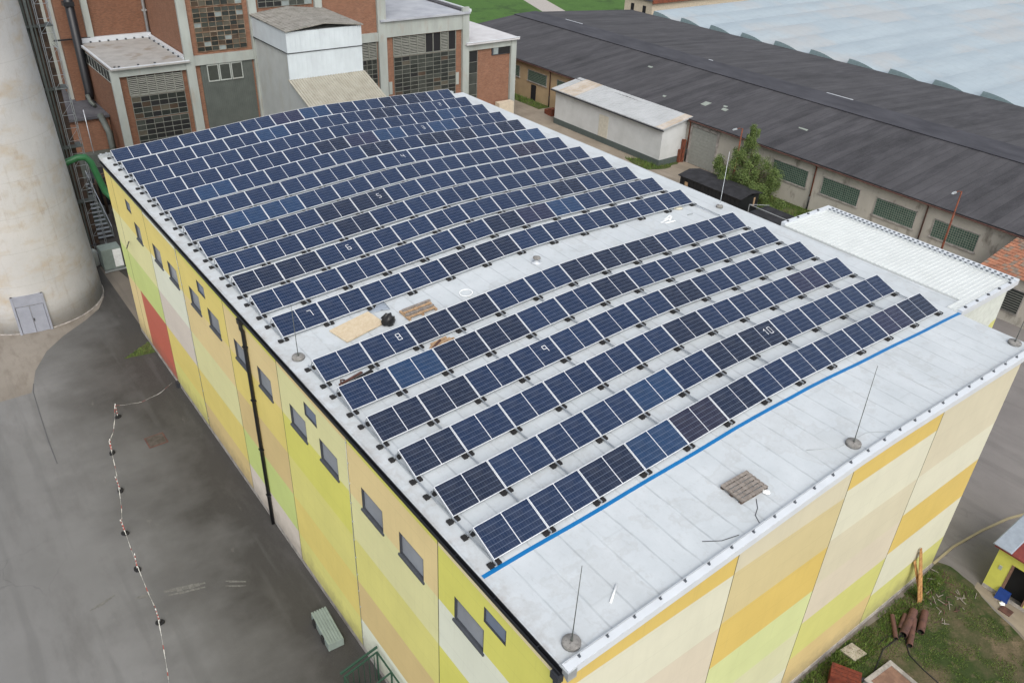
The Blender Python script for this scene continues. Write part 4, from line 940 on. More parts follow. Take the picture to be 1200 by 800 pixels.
for i in range(n_):
    x = 20.55+i*8.1/n_; d = 8.1/n_
    b.hexa([(x, 60.9, 10.55), (x+d*.5, 60.9, 10.55), (x+d*.5, 54.0, 8.0), (x, 54.0, 8.0)], [(x, 60.9, 10.66), (x+d*.5, 60.9, 10.66), (x+d*.5, 54.0, 8.11), (x, 54.0, 8.11)])
    b.hexa([(x+d*.5, 60.9, 10.52), (x+d, 60.9, 10.52), (x+d, 54.0, 7.97), (x+d*.5, 54.0, 7.97)], [(x+d*.5, 60.9, 10.585), (x+d, 60.9, 10.585), (x+d, 54.0, 8.035), (x+d*.5, 54.0, 8.035)])
b.build('leanto_roof', 'leanto', sh, so_)
b = MB(); b.hexa([(20.85, 54.2, 0), (28.3, 54.2, 0), (28.3, 61, 0), (20.85, 61, 0)], [(20.85, 54.2, 7.95), (28.3, 54.2, 7.95), (28.3, 61, 10.5), (20.85, 61, 10.5)]); b.build('leanto_wall', 'shedgrey', sh, so_)

# ------------------------------------------------------------------ long dark-roofed hall
lh = thing('dark_roof_hall', 'long low hall with black bitumen roof and beige walls along the right', 'building', (75, 50, 0)); lo = (75, 50, 0)
XA, XB, XC, XD = 60.5, 74.1, 78.4, 100.3; YA, YE = -25, 95.5
b = MB()
prf = [(XA, 5.0), (67, 5.75), (XB, 6.5), (XC, 6.6), (XD, 5.3)]
yn = [YA+(YE-YA)*i/24 for i in range(25)]
for (x0, z0), (x1, z1) in zip(prf, prf[1:]):
    for ya, yb_ in zip(yn, yn[1:]):
        if x0 == XB: continue
        zz = [z+.05*mnoise.noise((x*.3, y*.25, 5)) for x, y, z in ((x0, ya, z0), (x1, ya, z1), (x1, yb_, z1), (x0, yb_, z0))]
        b.poly([(x0, ya, zz[0]), (x1, ya, zz[1]), (x1, yb_, zz[2]), (x0, yb_, zz[3])], 0)
b.box(XA, XA+.05, YA, YE, 4.78, 4.97, 1); b.box(XD-.05, XD, YA, YE, 5.0, 5.27, 1)
b.hexa([(XA, YE, 4.7), (XD, YE, 4.8), (XD, YE+.1, 4.8), (XA, YE+.1, 4.7)], [(XA, YE, 4.97), (XD, YE, 5.25), (XD, YE+.1, 5.25), (XA, YE+.1, 4.97)], 1)
b.poly([(XA, YE+.05, 4.97), (XD, YE+.05, 5.27), (XC, YE+.05, 6.55), (XB, YE+.05, 6.45)], 1)
rf_ = b.build('roof', ['hallroof', 'tarp'], lh, lo)
b = MB(); b.hexa([(XB, YA, 6.3), (XC, YA, 6.4), (XC, YE, 6.4), (XB, YE, 6.3)], [(XB-.1, YA, 6.6), (XC+.1, YA, 6.72), (XC+.1, YE, 6.72), (XB-.1, YE, 6.6)], 0)
for (y0, y1) in ((84, 88), (37, 40.5), (58, 58.7)): b.box(XC-.03, XC+.1, y0, y1, 6.72, 6.75, 1)
b.build('ridge_strip', ['ridge', 'flash'], lh, lo)
b = MB()
def rz(x): return 5.0+(x-XA)*.11+.07
for (x, y, w_, d) in ((64.6, 46.9, 1.2, .9), (64.9, 44.2, .7, .8), (65.8, 44.9, .5, .6), (63.4, 52.2, .5, .5), (66.5, 34.5, .4, 1.2), (70, 61, .5, .8)):
    b.hexa([(x, y, rz(x)-.06), (x+w_, y+.1, rz(x+w_)-.06), (x+w_-.1, y+d, rz(x+w_)-.06), (x+.1, y+d-.1, rz(x)-.06)], [(x, y, rz(x)), (x+w_, y+.1, rz(x+w_)), (x+w_-.1, y+d, rz(x+w_)), (x+.1, y+d-.1, rz(x))])
b.build('roof_patches', plain('felt_patch', lin(150, 158, 150, .8), .8), lh, lo)
b = MB(); b.box(61, 99.8, YA+.3, 60, 0, 4.75, 0); b.box(61.02, 99.8, 60.01, YE-.3, 0, 4.75, 1); b.build('wall', ['hallwall', 'tanwall'], lh, lo)
b = MB(); b.box(XA-.12, XA-.005, YA, YE, 4.8, 4.9); b.build('gutter', 'rustdk', lh, lo)
for (y0, y1, z0, z1) in ((29.7, 34.0, 2.1, 3.85), (23.9, 28.05, 2.15, 3.85), (18.1, 22.2, 2.05, 3.75), (12.35, 16.45, 2.05, 3.7), (71, 75.1, 2.5, 3.95), (66.2, 68.9, 2.5, 3.95), (76.9, 80.5, 2.5, 3.95), (50, 54, 2.1, 3.8)):
    b = MB(); b.box(60.9, 61.0, y0-.1, y1+.1, z0-.14, z0)
    for (u0, u1, v0, v1) in ((y0, y0+.06, z0, z1), (y1-.06, y1, z0, z1), (y0, y1, z1-.06, z1)): b.box(60.93, 61.0, u0, u1, v0, v1)
    wn = b.build('window', 'plinth', lh, lo)
    b = MB(); b.box(60.955, 60.998, y0+.06, y1-.06, z0, z1-.06); b.build('glass_block_pane', 'gblock', wn, lo)
for y, mt in ((28.95, 'rust'), (70.2, 'rustdk'), (17.3, 'rustdk'), (47.0, 'rust'), (45.5, 'rust')):
    b = MB(); b.tube([(60.55, y, 4.85), (60.85, y, 4.5), (60.87, y, 1.5)], .07, 8, 0); b.tube([(60.87, y, 1.5), (60.87, y, 0)], .075, 8, 1); b.build('downpipe', [mt, 'gutter'], lh, lo)
b = MB(); b.box(60.93, 60.995, 41.6, 45.1, 0, 4.1)
for i in range(12): b.box(60.905, 60.93, 41.6, 45.1, .05+i*.34, .35+i*.34)
gd = b.build('garage_door', plain('grey_roller_door', lin(150, 152, 146, .85), .6), lh, lo)
b = MB(); b.box(60.88, 60.99, 41.3, 41.58, 0, 4.2); b.box(60.88, 60.99, 45.12, 45.4, 0, 4.2); b.box(60.88, 60.99, 41.3, 45.4, 4.2, 4.5); b.build('door_frame', 'plinth', gd, lo)
b = MB(); b.box(60.92, 60.99, 73.2, 74.2, 0, 2.1) ; b.build('dark_door', 'void', lh, lo)
# white lean-to shed
ws = thing('white_lean_to_shed', 'white shed with dark plinth and sloping pale roof beside the dark-roofed hall', 'shed', (59, 55, 0)); wo = (59, 55, 0)
b = MB(); b.hexa([(57, 46, .7), (60.9, 46, .7), (60.9, 64.4, .7), (57, 64.4, .7)], [(57, 46, 4.2), (60.9, 46, 4.85), (60.9, 64.4, 4.85), (57, 64.4, 4.2)]); b.build('wall', mixed('white_render', lin(214, 217, 217, .8), lin(198, 201, 200, .8), .6, .35, .7, .8), ws, wo)
b = MB(); b.box(56.95, 60.9, 45.95, 64.45, 0, .7); b.build('plinth', plain('dark_plinth', lin(88, 98, 96, .8), .8), ws, wo)
b = MB(); b.hexa([(56.6, 45.6, 4.25), (61.2, 45.6, 5.0), (61.2, 64.8, 5.0), (56.6, 64.8, 4.25)], [(56.6, 45.6, 4.34), (61.2, 45.6, 5.12), (61.2, 64.8, 5.12), (56.6, 64.8, 4.34)], 0)
y = 45.62
while y < 64.7: b.bar((56.6, y, 4.35), (61.2, y, 5.13), .05, .04, 0); y += .6
b.hexa([(56.62, 60.5, 4.35), (61.18, 60.5, 5.13), (61.18, 63.5, 5.13), (56.62, 63.5, 4.35)], [(56.62, 60.5, 4.365), (61.18, 60.5, 5.145), (61.18, 63.5, 5.145), (56.62, 63.5, 4.365)], 1)
b.hexa([(56.62, 45.7, 4.35), (61.18, 45.7, 5.13), (61.18, 46.8, 5.13), (56.62, 46.8, 4.35)], [(56.62, 45.7, 4.365), (61.18, 45.7, 5.145), (61.18, 46.8, 5.145), (56.62, 46.8, 4.365)], 1)
b.build('roof', [mixed('pale_sheet_roof', lin(194, 197, 199, .8), lin(176, 179, 180, .8), .5, .35, .7, .6), mixed('stained_sheet', lin(170, 156, 138), lin(188, 180, 170), .8)], ws, wo)
b = MB(); b.box(56.5, 56.6, 45.5, 64.9, 4.12, 4.26); b.build('gutter', 'dark', ws, wo)
b = MB(); b.box(56.96, 57.0, 54.6, 56.2, .72, 3.3); b.build('painted_over_door', plain('beige_patch', lin(196, 192, 178, .9), .8), ws, wo)
b = MB(); b.box(60.3, 60.6, 45.5, 45.9, 0, 2.6); b.box(59.9, 60.2, 45.6, 45.9, 0, 1.5); tag(b.build('rusty_cabinet', 'rust', off=(60.4, 45.7, 0)), 'narrow rusty cabinet between white shed and garage door', 'cabinet')
b = MB(); b.box(58.4, 59.3, 66.6, 67.4, 0, .9); b.box(58.5, 59.2, 67.5, 68.2, 0, .6); tag(b.build('rusty_bin', 'rust', off=(58.9, 67.2, 0)), 'rusty bin at the far corner of the white shed', 'bin')

# ------------------------------------------------------------------ far pale shell-roof hall
fw_ = thing('pale_shell_roof_hall', 'vast pale blue roofed hall with curved roof shells beyond the dark roof', 'building', (140, 60, 0)); fo2 = (140, 60, 0)
b = MB(); SP = 6.42; caps = MB(); y = -63.8
while y < 90:
    pts_ = []
    for k in range(9):
        t = k/8; pts_.append((y+SP*t, 6.2+1.15*math.sin(min(1, (1-t)*1.25+.0)*math.pi/2)*(1 if t > 0 else 1)-(.0)))
    pts_ = [(y+SP*(k/8), 5.1+.8*math.sin(math.pi/2*max(0, (k/8-.3)/.7)**.9)) for k in range(9)]
    pp = pts_+[(y+SP+.25, 5.05)]
    for (ya, za), (yb_, zb) in zip(pts_, pts_[1:]+[]): b.quad((100.62, yb_, zb), (100.62, ya, za), (320, ya, za), (320, yb_, zb))
    b.quad((100.62, pp[-1][0], pp[-1][1]), (100.62, pp[-2][0], pp[-2][1]), (320, pp[-2][0], pp[-2][1]), (320, pp[-1][0], pp[-1][1]))
    caps.poly([(100.62, ya, za) for ya, za in reversed(pp)]+[(100.62, y, 4.9), (100.62, y+SP+.25, 4.9)])
    y += SP
b.build('shell_roof', 'farwhite', fw_, fo2); caps.build('end_caps', 'endcap', fw_, fo2)
b = MB(); b.box(100.7, 320, -60, y, 0, 4.85); b.build('wall', 'steelwhite', fw_, fo2)
tb = thing('cream_outbuilding', 'cream house with dark flat roof beyond the far end of the dark hall', 'building', (112, 100, 0)); to = (112, 100, 0)
b = MB(); b.box(104, 135, 94, 101, 0, 6.6); b.build('wall', 'cream', tb, to)
b = MB(); b.box(103.6, 135.4, 93.6, 101.4, 6.6, 6.9, 0); b.box(103.5, 135.5, 93.4, 93.6, 6.3, 6.95, 1); b.build('roof', ['darkroof', 'rust'], tb, to)
for y in (95.5, 98.5): b = MB(); b.box(103.95, 103.99, y, y+.8, 4.2, 5.6); b.build('window', 'void', tb, to)

# ------------------------------------------------------------------ tiled outhouse at the right edge
th_ = thing('tiled_outhouse', 'weathered outhouse with orange tiled roof at the right edge', 'building', (58, 5, 0)); t2 = (58, 5, 0)
b = MB(); b.hexa([(55.3, -9, 0), (60.9, -9, 0), (60.9, 9.2, 0), (55.3, 9.2, 0)], [(55.3, -9, 3.7), (60.9, -9, 4.6), (60.9, 9.2, 4.6), (55.3, 9.2, 3.7)]); b.build('wall', 'hallwall', th_, t2)
b = MB(); rt = random.Random(2)
for i in range(14):
    for k in range(62):
        x0 = 54.9+i*.44; z0 = 3.8+(x0-54.9)*.17; y0 = -9.2+k*.3; dz = rt.uniform(0, .03)
        b.hexa([(x0, y0, z0+dz), (x0+.46, y0, z0+.07), (x0+.46, y0+.28, z0+.07), (x0, y0+.28, z0+dz)], [(x0, y0, z0+.06+dz), (x0+.46, y0, z0+.1), (x0+.46, y0+.28, z0+.1), (x0, y0+.28, z0+.06+dz)], 0 if rt.random() < .75 else 1)
b.build('tile_roof', ['tile', mixed('grey_tiles', lin(120, 108, 98), lin(140, 120, 104), 2)], th_, t2)
b = MB(); b.box(55.2, 55.3, 5.6, 7.0, .8, 2.9); wn = b.build('window', 'plinth', th_, t2)
b = MB(); b.box(55.16, 55.198, 5.7, 6.9, .9, 2.8); b.build('pane', 'gl0', wn, t2)
b = MB()
for i in range(9): b.box(55.13, 55.158, 5.7, 6.9, .95+i*.2, .99+i*.2)
b.build('bars', 'bars', wn, t2)

# ------------------------------------------------------------------ lamp posts, container, frames
def lamp(x, y, h, label):
    root = thing('street_lamp', label, 'street lamp', (x, y, 0), 'rusty lamp posts along the hall')
    b = MB(); b.tube([(0, 0, 0), (0, 0, h*.5), (0, 0, h)], [.11, .09, .06], 8); b.build('pole', 'rust', root)
    b = MB(); b.tube([(0, 0, h-.1), (-.4, .05, h+.08), (-.8, .1, h+.05)], .035, 6); b.build('arm', 'rust', root)
    b = MB(); b.hexa([(-1.35, .02, h), (-.75, .02, h), (-.75, .2, h), (-1.35, .2, h)], [(-1.25, .05, h+.12), (-.8, .05, h+.12), (-.8, .17, h+.12), (-1.25, .17, h+.12)]); b.build('lamp_head', 'galv', root)
lamp(57.6, 13.7, 7.9, 'rusty lamp post rising behind the white ribbed annex roof')
lamp(56.9, 35.6, 7.2, 'rusty lamp post standing in front of the tree')
ct = thing('black_container', 'black container with felt roof in front of the tree', 'container', (53.9, 35, 0))
ct.rotation_euler = (0, 0, R(1))
b = MB(); b.box(-1.5, 1.5, -3.9, 3.7, .1, 2.2)
for i in range(16): b.box(-1.54, -1.5, -3.8+i*.48, -3.65+i*.48, .1, 2.2)
b.build('body', 'gutter', ct)
b = MB(); b.hexa([(-1.7, -4.1, 2.2), (0, -4.1, 2.5), (0, 3.9, 2.5), (-1.7, 3.9, 2.2)], [(-1.7, -4.1, 2.28), (0, -4.1, 2.58), (0, 3.9, 2.58), (-1.7, 3.9, 2.28)]); b.hexa([(.002, -4.1, 2.5), (1.7, -4.1, 2.2), (1.7, 3.9, 2.2), (.002, 3.9, 2.5)], [(.002, -4.1, 2.58), (1.7, -4.1, 2.28), (1.7, 3.9, 2.28), (.002, 3.9, 2.58)]); b.build('roof', 'tarp', ct)
b = MB(); b.box(.7, .9, -3.95, -3.9, 1.0, 1.9); b.box(-1.58, -1.545, 2.6, 3.0, 1.4, 1.8); b.build('sign_plate', 'wood', ct)
b = MB()
for i in range(24): b.box(49.5, 49.56, 22+i*.36, 22.33+i*.36, 0, 1.7+.06*random.random())
for z in (.4, 1.3): b.box(49.56, 49.62, 22, 30.6, z, z+.1)
tag(b.build('board_fence', 'brownwood', off=(49.5, 26, 0)), 'dark brown board fence beside the black container', 'fence')
sk = thing('black_skip', 'open black skip with a thin frame beside the annex roof', 'skip', (53, 26.5, 0))
b = MB(); b.hexa([(-1.4, -2.4, .2), (1.4, -2.4, .2), (1.4, 2.4, .2), (-1.4, 2.4, .2)], [(-1.7, -2.9, 1.7), (1.7, -2.9, 1.7), (1.7, 2.9, 1.7), (-1.7, 2.9, 1.7)]); b.box(-1.3, 1.3, -2.3, 2.3, 0, .2); b.build('tub', 'gutter', sk)
b = MB(); b.box(-1.5, 1.5, -2.6, 2.6, 1.705, 1.75); b.build('fill', 'tarp', sk)
b = MB()
for y in (-2.7, 2.7): b.bar((-1.6, y, 1.7), (-1.6, y, 2.6), .05); b.bar((-1.6, y, 2.6), (1.6, y, 1.8), .05)
b.bar((-1.6, -2.7, 2.6), (-1.6, 2.7, 2.6), .05); b.build('frame', 'galv', sk)

# ------------------------------------------------------------------ tree
def tree(x, y, h, r, label, n_leaf=15000, seed=4):
    rt = random.Random(seed); root = thing('leafy_tree', label, 'tree', (x, y, 0))
    b = MB(); b.tube([(0, 0, 0), (.1, .05, h*.3), (0, .15, h*.55), (.1, .1, h*.86)], [.2, .15, .09, .03], 8); tips = []
    for i in range(120):
        while True:
            q = Vector((rt.uniform(-1, 1), rt.uniform(-1, 1), rt.uniform(-1, 1)))
            if .25 < q.length < 1: break
        z1 = h*.37+q.z*h*.37; k_ = 1 if z1 < h*.5 else 1-.55*(z1-h*.5)/(h*.33)
        p2 = Vector((q.x*r*k_-.25, q.y*r*k_+.1, max(.5, z1))); z0 = max(.4, p2.z-.9-.3*p2.xy.length); p1 = Vector((p2.x*.5, p2.y*.5, (z0+p2.z)/2+.15))
        b.tube([(0, .1, z0*.8), p1, p2], [.04, .025, .01], 5); tips += [p2]
    b.build('trunk', 'bark', root)
    tips += [Vector((rt.gauss(-.35, .22), rt.gauss(.3, .22), h*rt.uniform(.74, 1.02))) for _ in range(16)]
    b = MB()
    for c in tips:
        rr_ = rt.uniform(.28, .7)*(.6 if c.z > h*.78 else 1)
        for _ in range(int(n_leaf/len(tips))):
            d = Vector((rt.gauss(0, 1), rt.gauss(0, 1), rt.gauss(0, .9))).normalized()*rr_*rt.random()**.45
            p = c+d; p.z -= abs(rt.gauss(0, .35))
            if p.z < .25: continue
            s_ = rt.uniform(.04, .085); u = Vector((rt.gauss(0, .6), rt.gauss(0, .6), rt.gauss(0, 1))).normalized(); v = u.cross(Vector((rt.gauss(0, 1), rt.gauss(0, 1), rt.gauss(0, 1)))).normalized()
            b.quad(p-u*s_, p-v*s_*.5, p+u*s_, p+v*s_*.5)
    b.build('crown', 'leaf', root)
tree(58.0, 34.6, 7.4, 3.5, 'bushy green tree in front of the beige hall wall', 52000)
def bush(x, y, r, label, seed):
    rt = random.Random(seed); root = thing('green_bush', label, 'bush', (x, y, 0), 'bushes at the hall wall'); b = MB()
    for _ in range(1500):
        d = Vector((rt.gauss(0, 1), rt.gauss(0, 1), abs(rt.gauss(0, .8)))).normalized()*r*rt.random()**.4; s_ = rt.uniform(.05, .11); u = Vector((rt.gauss(0, 1), rt.gauss(0, 1), rt.gauss(0, 1))).normalized(); v = u.cross(Vector((rt.gauss(0, 1), rt.gauss(0, 1), 1))).normalized()
        b.quad(d-u*s_, d-v*s_*.5, d+u*s_, d+v*s_*.5)
    b.build('foliage', 'leaf', root)
    b = MB()
    for _ in range(7): b.tube([(0, 0, 0), (rt.gauss(0, .3)*r, rt.gauss(0, .3)*r, r*.8)], [.03, .01], 5)
    b.build('stems', 'bark', root)
bush(58.6, 38.6, .9, 'low green bush between the tree and the garage door', 1); bush(59.3, 31.2, .7, 'small round bush on the grass right of the tree', 3); bush(56.2, 37.4, .75, 'low bush between black container and garage path', 4); bush(57.0, 30.8, .8, 'low green bush right of the tree by the skip', 2)

# ------------------------------------------------------------------ yard on the left: barrier posts and tape
posts = [(-1.15, 32.4), (-4.7, 32.0), (-5.9, 28.7), (-6.4, 25.2), (-7.1, 21.8), (-7.3, 19.0), (-7.4, 15.2), (-8.35, 10.2)]
pn = ['by the hall wall', 'at the far corner of the taped area', 'second along the taped line', 'third along the taped line', 'fourth along the taped line', 'fifth along the taped line', 'nearest post seen in the yard', 'just outside the view']
proto = None
for i, (x, y) in enumerate(posts):
    if i == 0:
        continue
    if proto is None:
        proto = thing('barrier_post', '', 'barrier post', (0, 0, 0), 'red and white barrier posts in the yard')
        b = MB(); b.prism([(.15*math.cos(k*math.pi/4+.39), .21*math.sin(k*math.pi/4+.39)) for k in range(8)], .012, .1); b.box(-.07, .07, -.07, .07, .1, .15); b.build('rubber_base', 'rubber', proto)
        b = MB()
        for k in range(7): b.tube([(.01*k, 0, .15+k*.13), (.01*k+.01, 0, .28+k*.13)], .024, 8, k % 2)
        b.build('striped_pole', ['white', 'red'], proto); p_ = proto
    else: p_ = copy_tree(proto)
    p_.location = (x, y, 0); p_.rotation_euler = (0, 0, random.uniform(0, 6)); p_['label'] = 'red and white barrier post on black base, '+pn[i]
b = MB(); path = []
for (p, q) in zip(posts, posts[1:]):
    L_ = math.hypot(q[0]-p[0], q[1]-p[1]); n_ = max(6, int(L_/.24))
    for k in range(n_):
        def pt(t): return (p[0]+(q[0]-p[0])*t, p[1]+(q[1]-p[1])*t, .95-.55*4*t*(1-t)*min(1, L_/4)+.03*math.sin(t*19))
        a, c = pt(k/n_), pt((k+1)/n_); b.bar(a, c, .005+.032*abs(math.sin(k*.63+p[0]*3))**2.5, .004, 1 if k % 6 == 1 else 0, up=(.4, .2, 1))
tag(b.build('barrier_tape', ['white', 'red'], off=(-6, 24, 0)), 'red and white barrier tape strung between the yard posts', 'tape')
mh = thing('manhole_cover', 'square rusty manhole cover set in the yard asphalt', 'manhole', (-3.5, 28.5, 0)); b = MB(); b.box(-.55, .55, -.55, .55, .006, .02); b.build('rim', 'rustdk', mh); b = MB(); b.box(-.47, .47, -.47, .47, .021, .028); b.build('lid', mixed('stained_iron_lid', lin(92, 86, 80, .8), lin(76, 70, 64, .8), 4), mh)
# ribbed steel box by the wall
bx = thing('ribbed_steel_box', 'low ribbed galvanised box with dark handles by the yellow wall', 'box', (-1.42, 10.3, 0)); bx.rotation_euler = (0, 0, R(-4))
b = MB(); b.box(-.38, .36, -1.02, 1.02, .05, .48); b.build('body', 'boxgrey', bx, bevel=.02)
b = MB()
for i in range(6): b.box(-.37+i*.125, -.29+i*.125, -1.04, 1.04, .482, .52)
b.build('ribs', 'boxgrey', bx)
for y in (-.45, .55):
    b = MB(); b.box(-.46, -.385, y-.12, y+.12, .1, .5); b.build('handle', 'rubber', bx)
b = MB(); b.box(-.3, .3, -.9, .9, 0, .05); b.build('feet', 'dark', bx)
# green railing at the basement stair
rl = thing('green_railing', 'dark green steel railing frame against the hall wall near the bottom edge', 'railing', (-1.4, 6.0, 0))
for y in (-1.6, -.4, .8):
    for x in (-.9, .65): b = MB(); b.bar((x, y, 0), (x, y, 1.5 if x < 0 else 1.9), .06); b.build('post', 'darkgreen', rl)
b = MB()
for z in (.5, 1.0, 1.5): b.bar((-.9, -1.6, z), (-.9, .8, z), .045)
b.bar((-.9, .8, 1.5), (.65, .8, 1.9), .06); b.bar((-.9, -.4, 1.5), (.65, -.4, 1.9), .06); b.bar((-1.0, .95, 1.6), (.75, .95, 2.0), .08)
for k in range(6): b.bar((-.75+k*.25, .8, .1), (-.75+k*.25, .8, 1.55+k*.05), .025)
b.bar((.65, -1.6, 1.9), (.65, .8, 1.9), .06)
b.build('bars', 'darkgreen', rl)
b = MB(); b.box(-2.5, -1.9, 5.6, 6.5, .004, .9); b.box(-2.55, -1.85, 5.55, 6.55, .9, .95); tag(b.build('pale_box', 'conc', off=(-2.2, 6, 0)), 'pale lidded box beside the green railing', 'box')
b = MB(); b.box(-.75, -.56, 33.0, 33.4, .004, .35); tag(b.build('wall_outlet', 'dark', off=(-.65, 33.2, 0)), 'small dark outlet at the foot of the red panel', 'outlet')
# ------------------------------------------------------------------ right foreground: debris on the worn grass
def rpipe(p, q, r, label):
    b = MB(); P, Q = Vector(p), Vector(q); d = (Q-P).normalized(); n_ = 14
    b.tube([P, Q], r, n_, 0, caps=False); b.tube([Q, P], r*.86, n_, 1, caps=False)
    a = d.cross(Vector((0, 0, 1))).normalized(); c = a.cross(d)
    for E_ in (P, Q):
        i0 = len(b.v)
        for k in range(n_):
            t = 2*math.pi*k/n_; u = a*math.cos(t)+c*math.sin(t); b.v += [tuple(E_+u*r), tuple(E_+u*r*.86)]
        for k in range(n_): l = (k+1) % n_; b.face((i0+2*k, i0+2*k+1, i0+2*l+1, i0+2*l), 0)
    tag(b.build('rusty_pipe', ['rustdk', 'void'], off=p), label, 'pipe', 'rusty pipes on the grass')
rpipe((20.95, -4.5, .12), (19.85, -5.35, .11), .11, 'thin rusty pipe lying apart, leftmost of the pipe heap')
rpipe((22.0, -5.0, .2), (20.25, -5.45, .19), .19, 'thick rusty pipe in the middle of the heap')
rpipe((21.6, -5.25, .16), (20.0, -5.95, .14), .14, 'rusty pipe with its open end nearest in the heap')
rpipe((22.4, -5.35, .19), (21.1, -5.85, .18), .17, 'short rusty pipe, rightmost of the heap below the planks')
rpipe((21.5, -4.85, .12), (20.5, -5.15, .12), .11, 'rusty pipe tucked behind the thick pipe in the heap')
pk = thing('leaning_planks', 'pale broken planks leaning against the front wall corner', 'planks', (23.0, -4.6, 0))
for k, (xa, ya, xb, zb) in enumerate(((-.15, -.2, -.25, 3.1), (.02, -.25, -.02, 2.75), (.2, -.1, -.35, 2.3))):
    b = MB(); b.bar((xa, ya, .02), (xb, .62, zb), .17, .04, up=(0, -1, .3)); b.build('plank', 'plank', pk)
b = MB(); c_ = [(17.15, -4.15), (17.95, -4.25), (18.0, -5.0), (17.2, -4.9)]; b.hexa([(x, y, .012) for x, y in c_], [(x, y, .1) for x, y in c_]); tag(b.build('stone_slab', mixed('pale_slab', lin(170, 164, 150), lin(150, 142, 128), 3, c=lin(116, 104, 90), scale2=6), off=(17.6, -4.6, 0)), 'pale stone slab on the grass by the front wall', 'slab')
rb = thing('red_brown_crate', 'red brown wooden crate on the grass at the bottom edge', 'crate', (15.7, -5.25, 0)); rb.rotation_euler = (0, 0, R(28))
b = MB(); b.box(-.38, .38, -.62, .62, .05, .72); b.build('body', 'redbox', rb, bevel=.02)
b = MB()
for k in range(4): b.box(-.37+k*.19, -.2+k*.19, -.63, .63, .722, .75)
b.build('lid_boards', 'redbox', rb)
b = MB(); b.box(-.36, .36, -.6, -.5, .0, .05); b.box(-.36, .36, .5, .6, .0, .05); b.build('runners', 'dark', rb)
ty = MB(); ty.tube([(16.4+.3*math.cos(t*math.pi/8), -5.9+.3*math.sin(t*math.pi/8), .12) for t in range(17)], .1, 8, caps=False); tag(ty.build('old_tyre', 'rubber', off=(16.4, -5.9, 0)), 'old black tyre beside the red brown crate', 'tyre')
pl_ = thing('concrete_pit_frame', 'square concrete pit frame with brownish lid at the bottom edge', 'pit', (17.45, -6.75, 0)); pl_.rotation_euler = (0, 0, R(-4))
b = MB()
for (x0, x1, y0, y1) in ((-.95, .95, .75, .95), (-.95, .95, -.95, -.75), (-.95, -.75, -.75, .75), (.75, .95, -.75, .75)): b.box(x0, x1, y0, y1, 0, .22)
b.build('rim', 'plinth', pl_); b = MB(); b.box(-.75, .75, -.75, .75, 0, .17); b.build('lid', 'pinky', pl_)
for (pts_, lab) in (([(20.6, -5.3, .05), (19.6, -6.2, .03), (19.4, -7.0, .03), (19.2, -8.6, .03)], 'black cable running from the pipes to the lower right over the grass'), ([(20.3, -5.4, .05), (18.9, -5.3, .03), (17.9, -5.6, .03), (16.8, -5.9, .03)], 'black cable running from the pipes past the pit frame'), ([(20.3, -5.3, .05), (19.6, -5.0, .03), (18.9, -5.0, .03)], 'short dark rod lying left of the rusty pipes')):
    b = MB(); b.tube(pts_, .03, 6); tag(b.build('ground_cable', 'rubber', off=pts_[0]), lab, 'cable')
rd = random.Random(9); b = MB()
for _ in range(70):
    x, y = rd.uniform(22.6, 25.6), rd.uniform(-6.4, -4.3); a = rd.uniform(0, 3.14); l_ = rd.uniform(.1, .5)
    b.bar((x, y, .03), (x+l_*math.cos(a), y+l_*math.sin(a), .04+.06*rd.random()), .03, .02, rd.randrange(3))
structure(b.build('broken_bricks_and_sticks', ['rustdk', 'woodgrey', 'brownwood']), 'stuff')
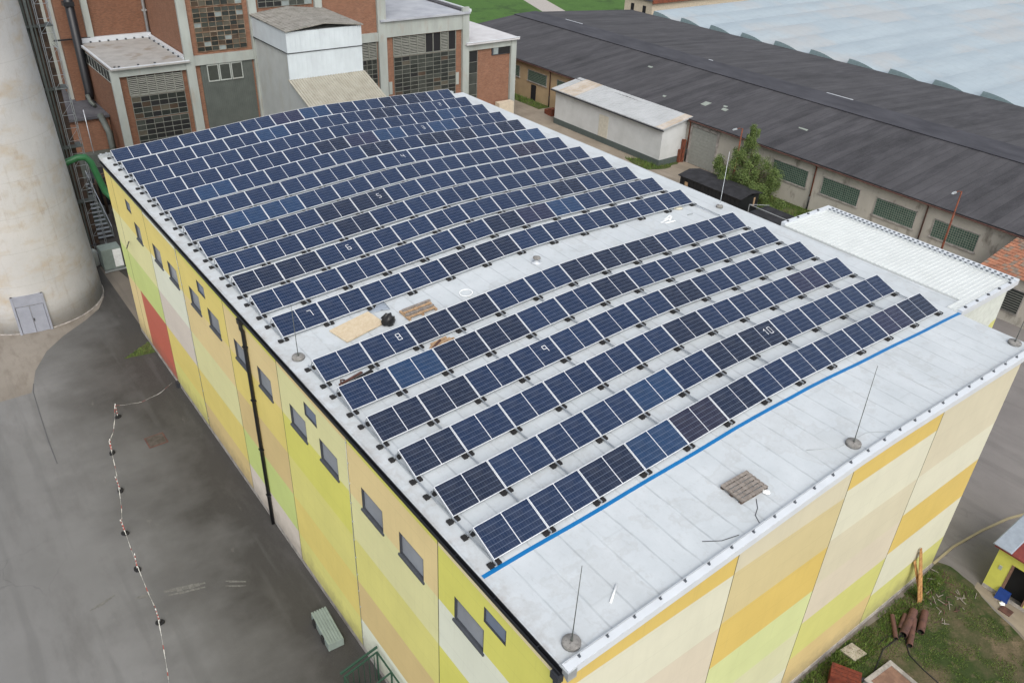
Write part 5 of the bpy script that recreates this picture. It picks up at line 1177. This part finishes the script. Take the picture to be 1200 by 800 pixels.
# yellow kiosk
ks = thing('yellow_kiosk', 'small yellow kiosk with red roof and open dark doorway at the right edge', 'kiosk', (28.5, -8.4, 0))
b = MB(); X_, ya, yb2 = -1.9, -2.6, 2.3
b.box(X_, 1.9, 1.53, yb2, 0, 2.75); b.box(X_, 1.9, ya, .35, 0, 2.75); b.box(X_, X_+.15, .351, 1.529, 2.15, 2.75); b.box(1.75, 1.9, .351, 1.529, 0, 2.75)
b.build('wall', 'yellow', ks)
b = MB(); b.box(X_-.025, X_-.003, -2.6, 2.3, 0, .22); b.build('plinth', 'plinth', ks)
b = MB(); b.box(X_-.02, X_+.17, 1.42, 1.53, 0, 2.15); b.box(X_-.02, X_+.17, .35, .44, 0, 2.15); b.build('door_frame', 'pinky', ks)
b = MB(); b.box(X_+.5, X_+.55, .352, 1.528, .01, 2.14); b.build('doorway', 'void', ks)
b = MB(); b.hexa([(-2.15, -2.9, 2.76), (2.2, -2.9, 3.1), (2.2, 2.5, 3.1), (-2.15, 2.5, 2.76)], [(-2.15, -2.9, 2.86), (2.2, -2.9, 3.2), (2.2, 2.5, 3.2), (-2.15, 2.5, 2.86)]); b.build('roof', 'redroof', ks)
b = MB(); b.hexa([(-2.2, 1.7, 2.9), (2.22, 1.7, 3.24), (2.22, 2.6, 3.24), (-2.2, 2.6, 2.9)], [(-2.2, 1.75, 2.95), (2.22, 1.75, 3.29), (2.22, 2.55, 3.29), (-2.2, 2.55, 2.95)]); b.build('verge_sheet', 'greyplastic', ks)
b = MB(); b.box(X_-.03, X_-.001, 1.85, 2.0, 1.5, 1.75); b.build('wall_box', 'conc', ks)
b = MB(); b.hexa([(26.42, -7.45, .0), (26.36, -7.4, .0), (26.36, -6.85, .0), (26.3, -6.85, .0)], [(26.5, -7.4, .62), (26.58, -7.4, .62), (26.58, -6.85, .62), (26.5, -6.85, .62)]); tag(b.build('blue_board', 'bluep', off=(26.5, -7.1, 0)), 'blue board leaning in the kiosk doorway', 'board')
lump('paper_scrap', (26.2, -7.3, .016), .14, 'whiteplastic', 5, 'white scrap on the paving by the kiosk door', 'scrap', .5)
b = MB(); b.box(25.7, 26.15, -7.9, -7.35, .016, .07); tag(b.build('door_mat', 'rustdk', off=(25.9, -7.6, 0)), 'brown mat on the paving in front of the kiosk', 'mat')
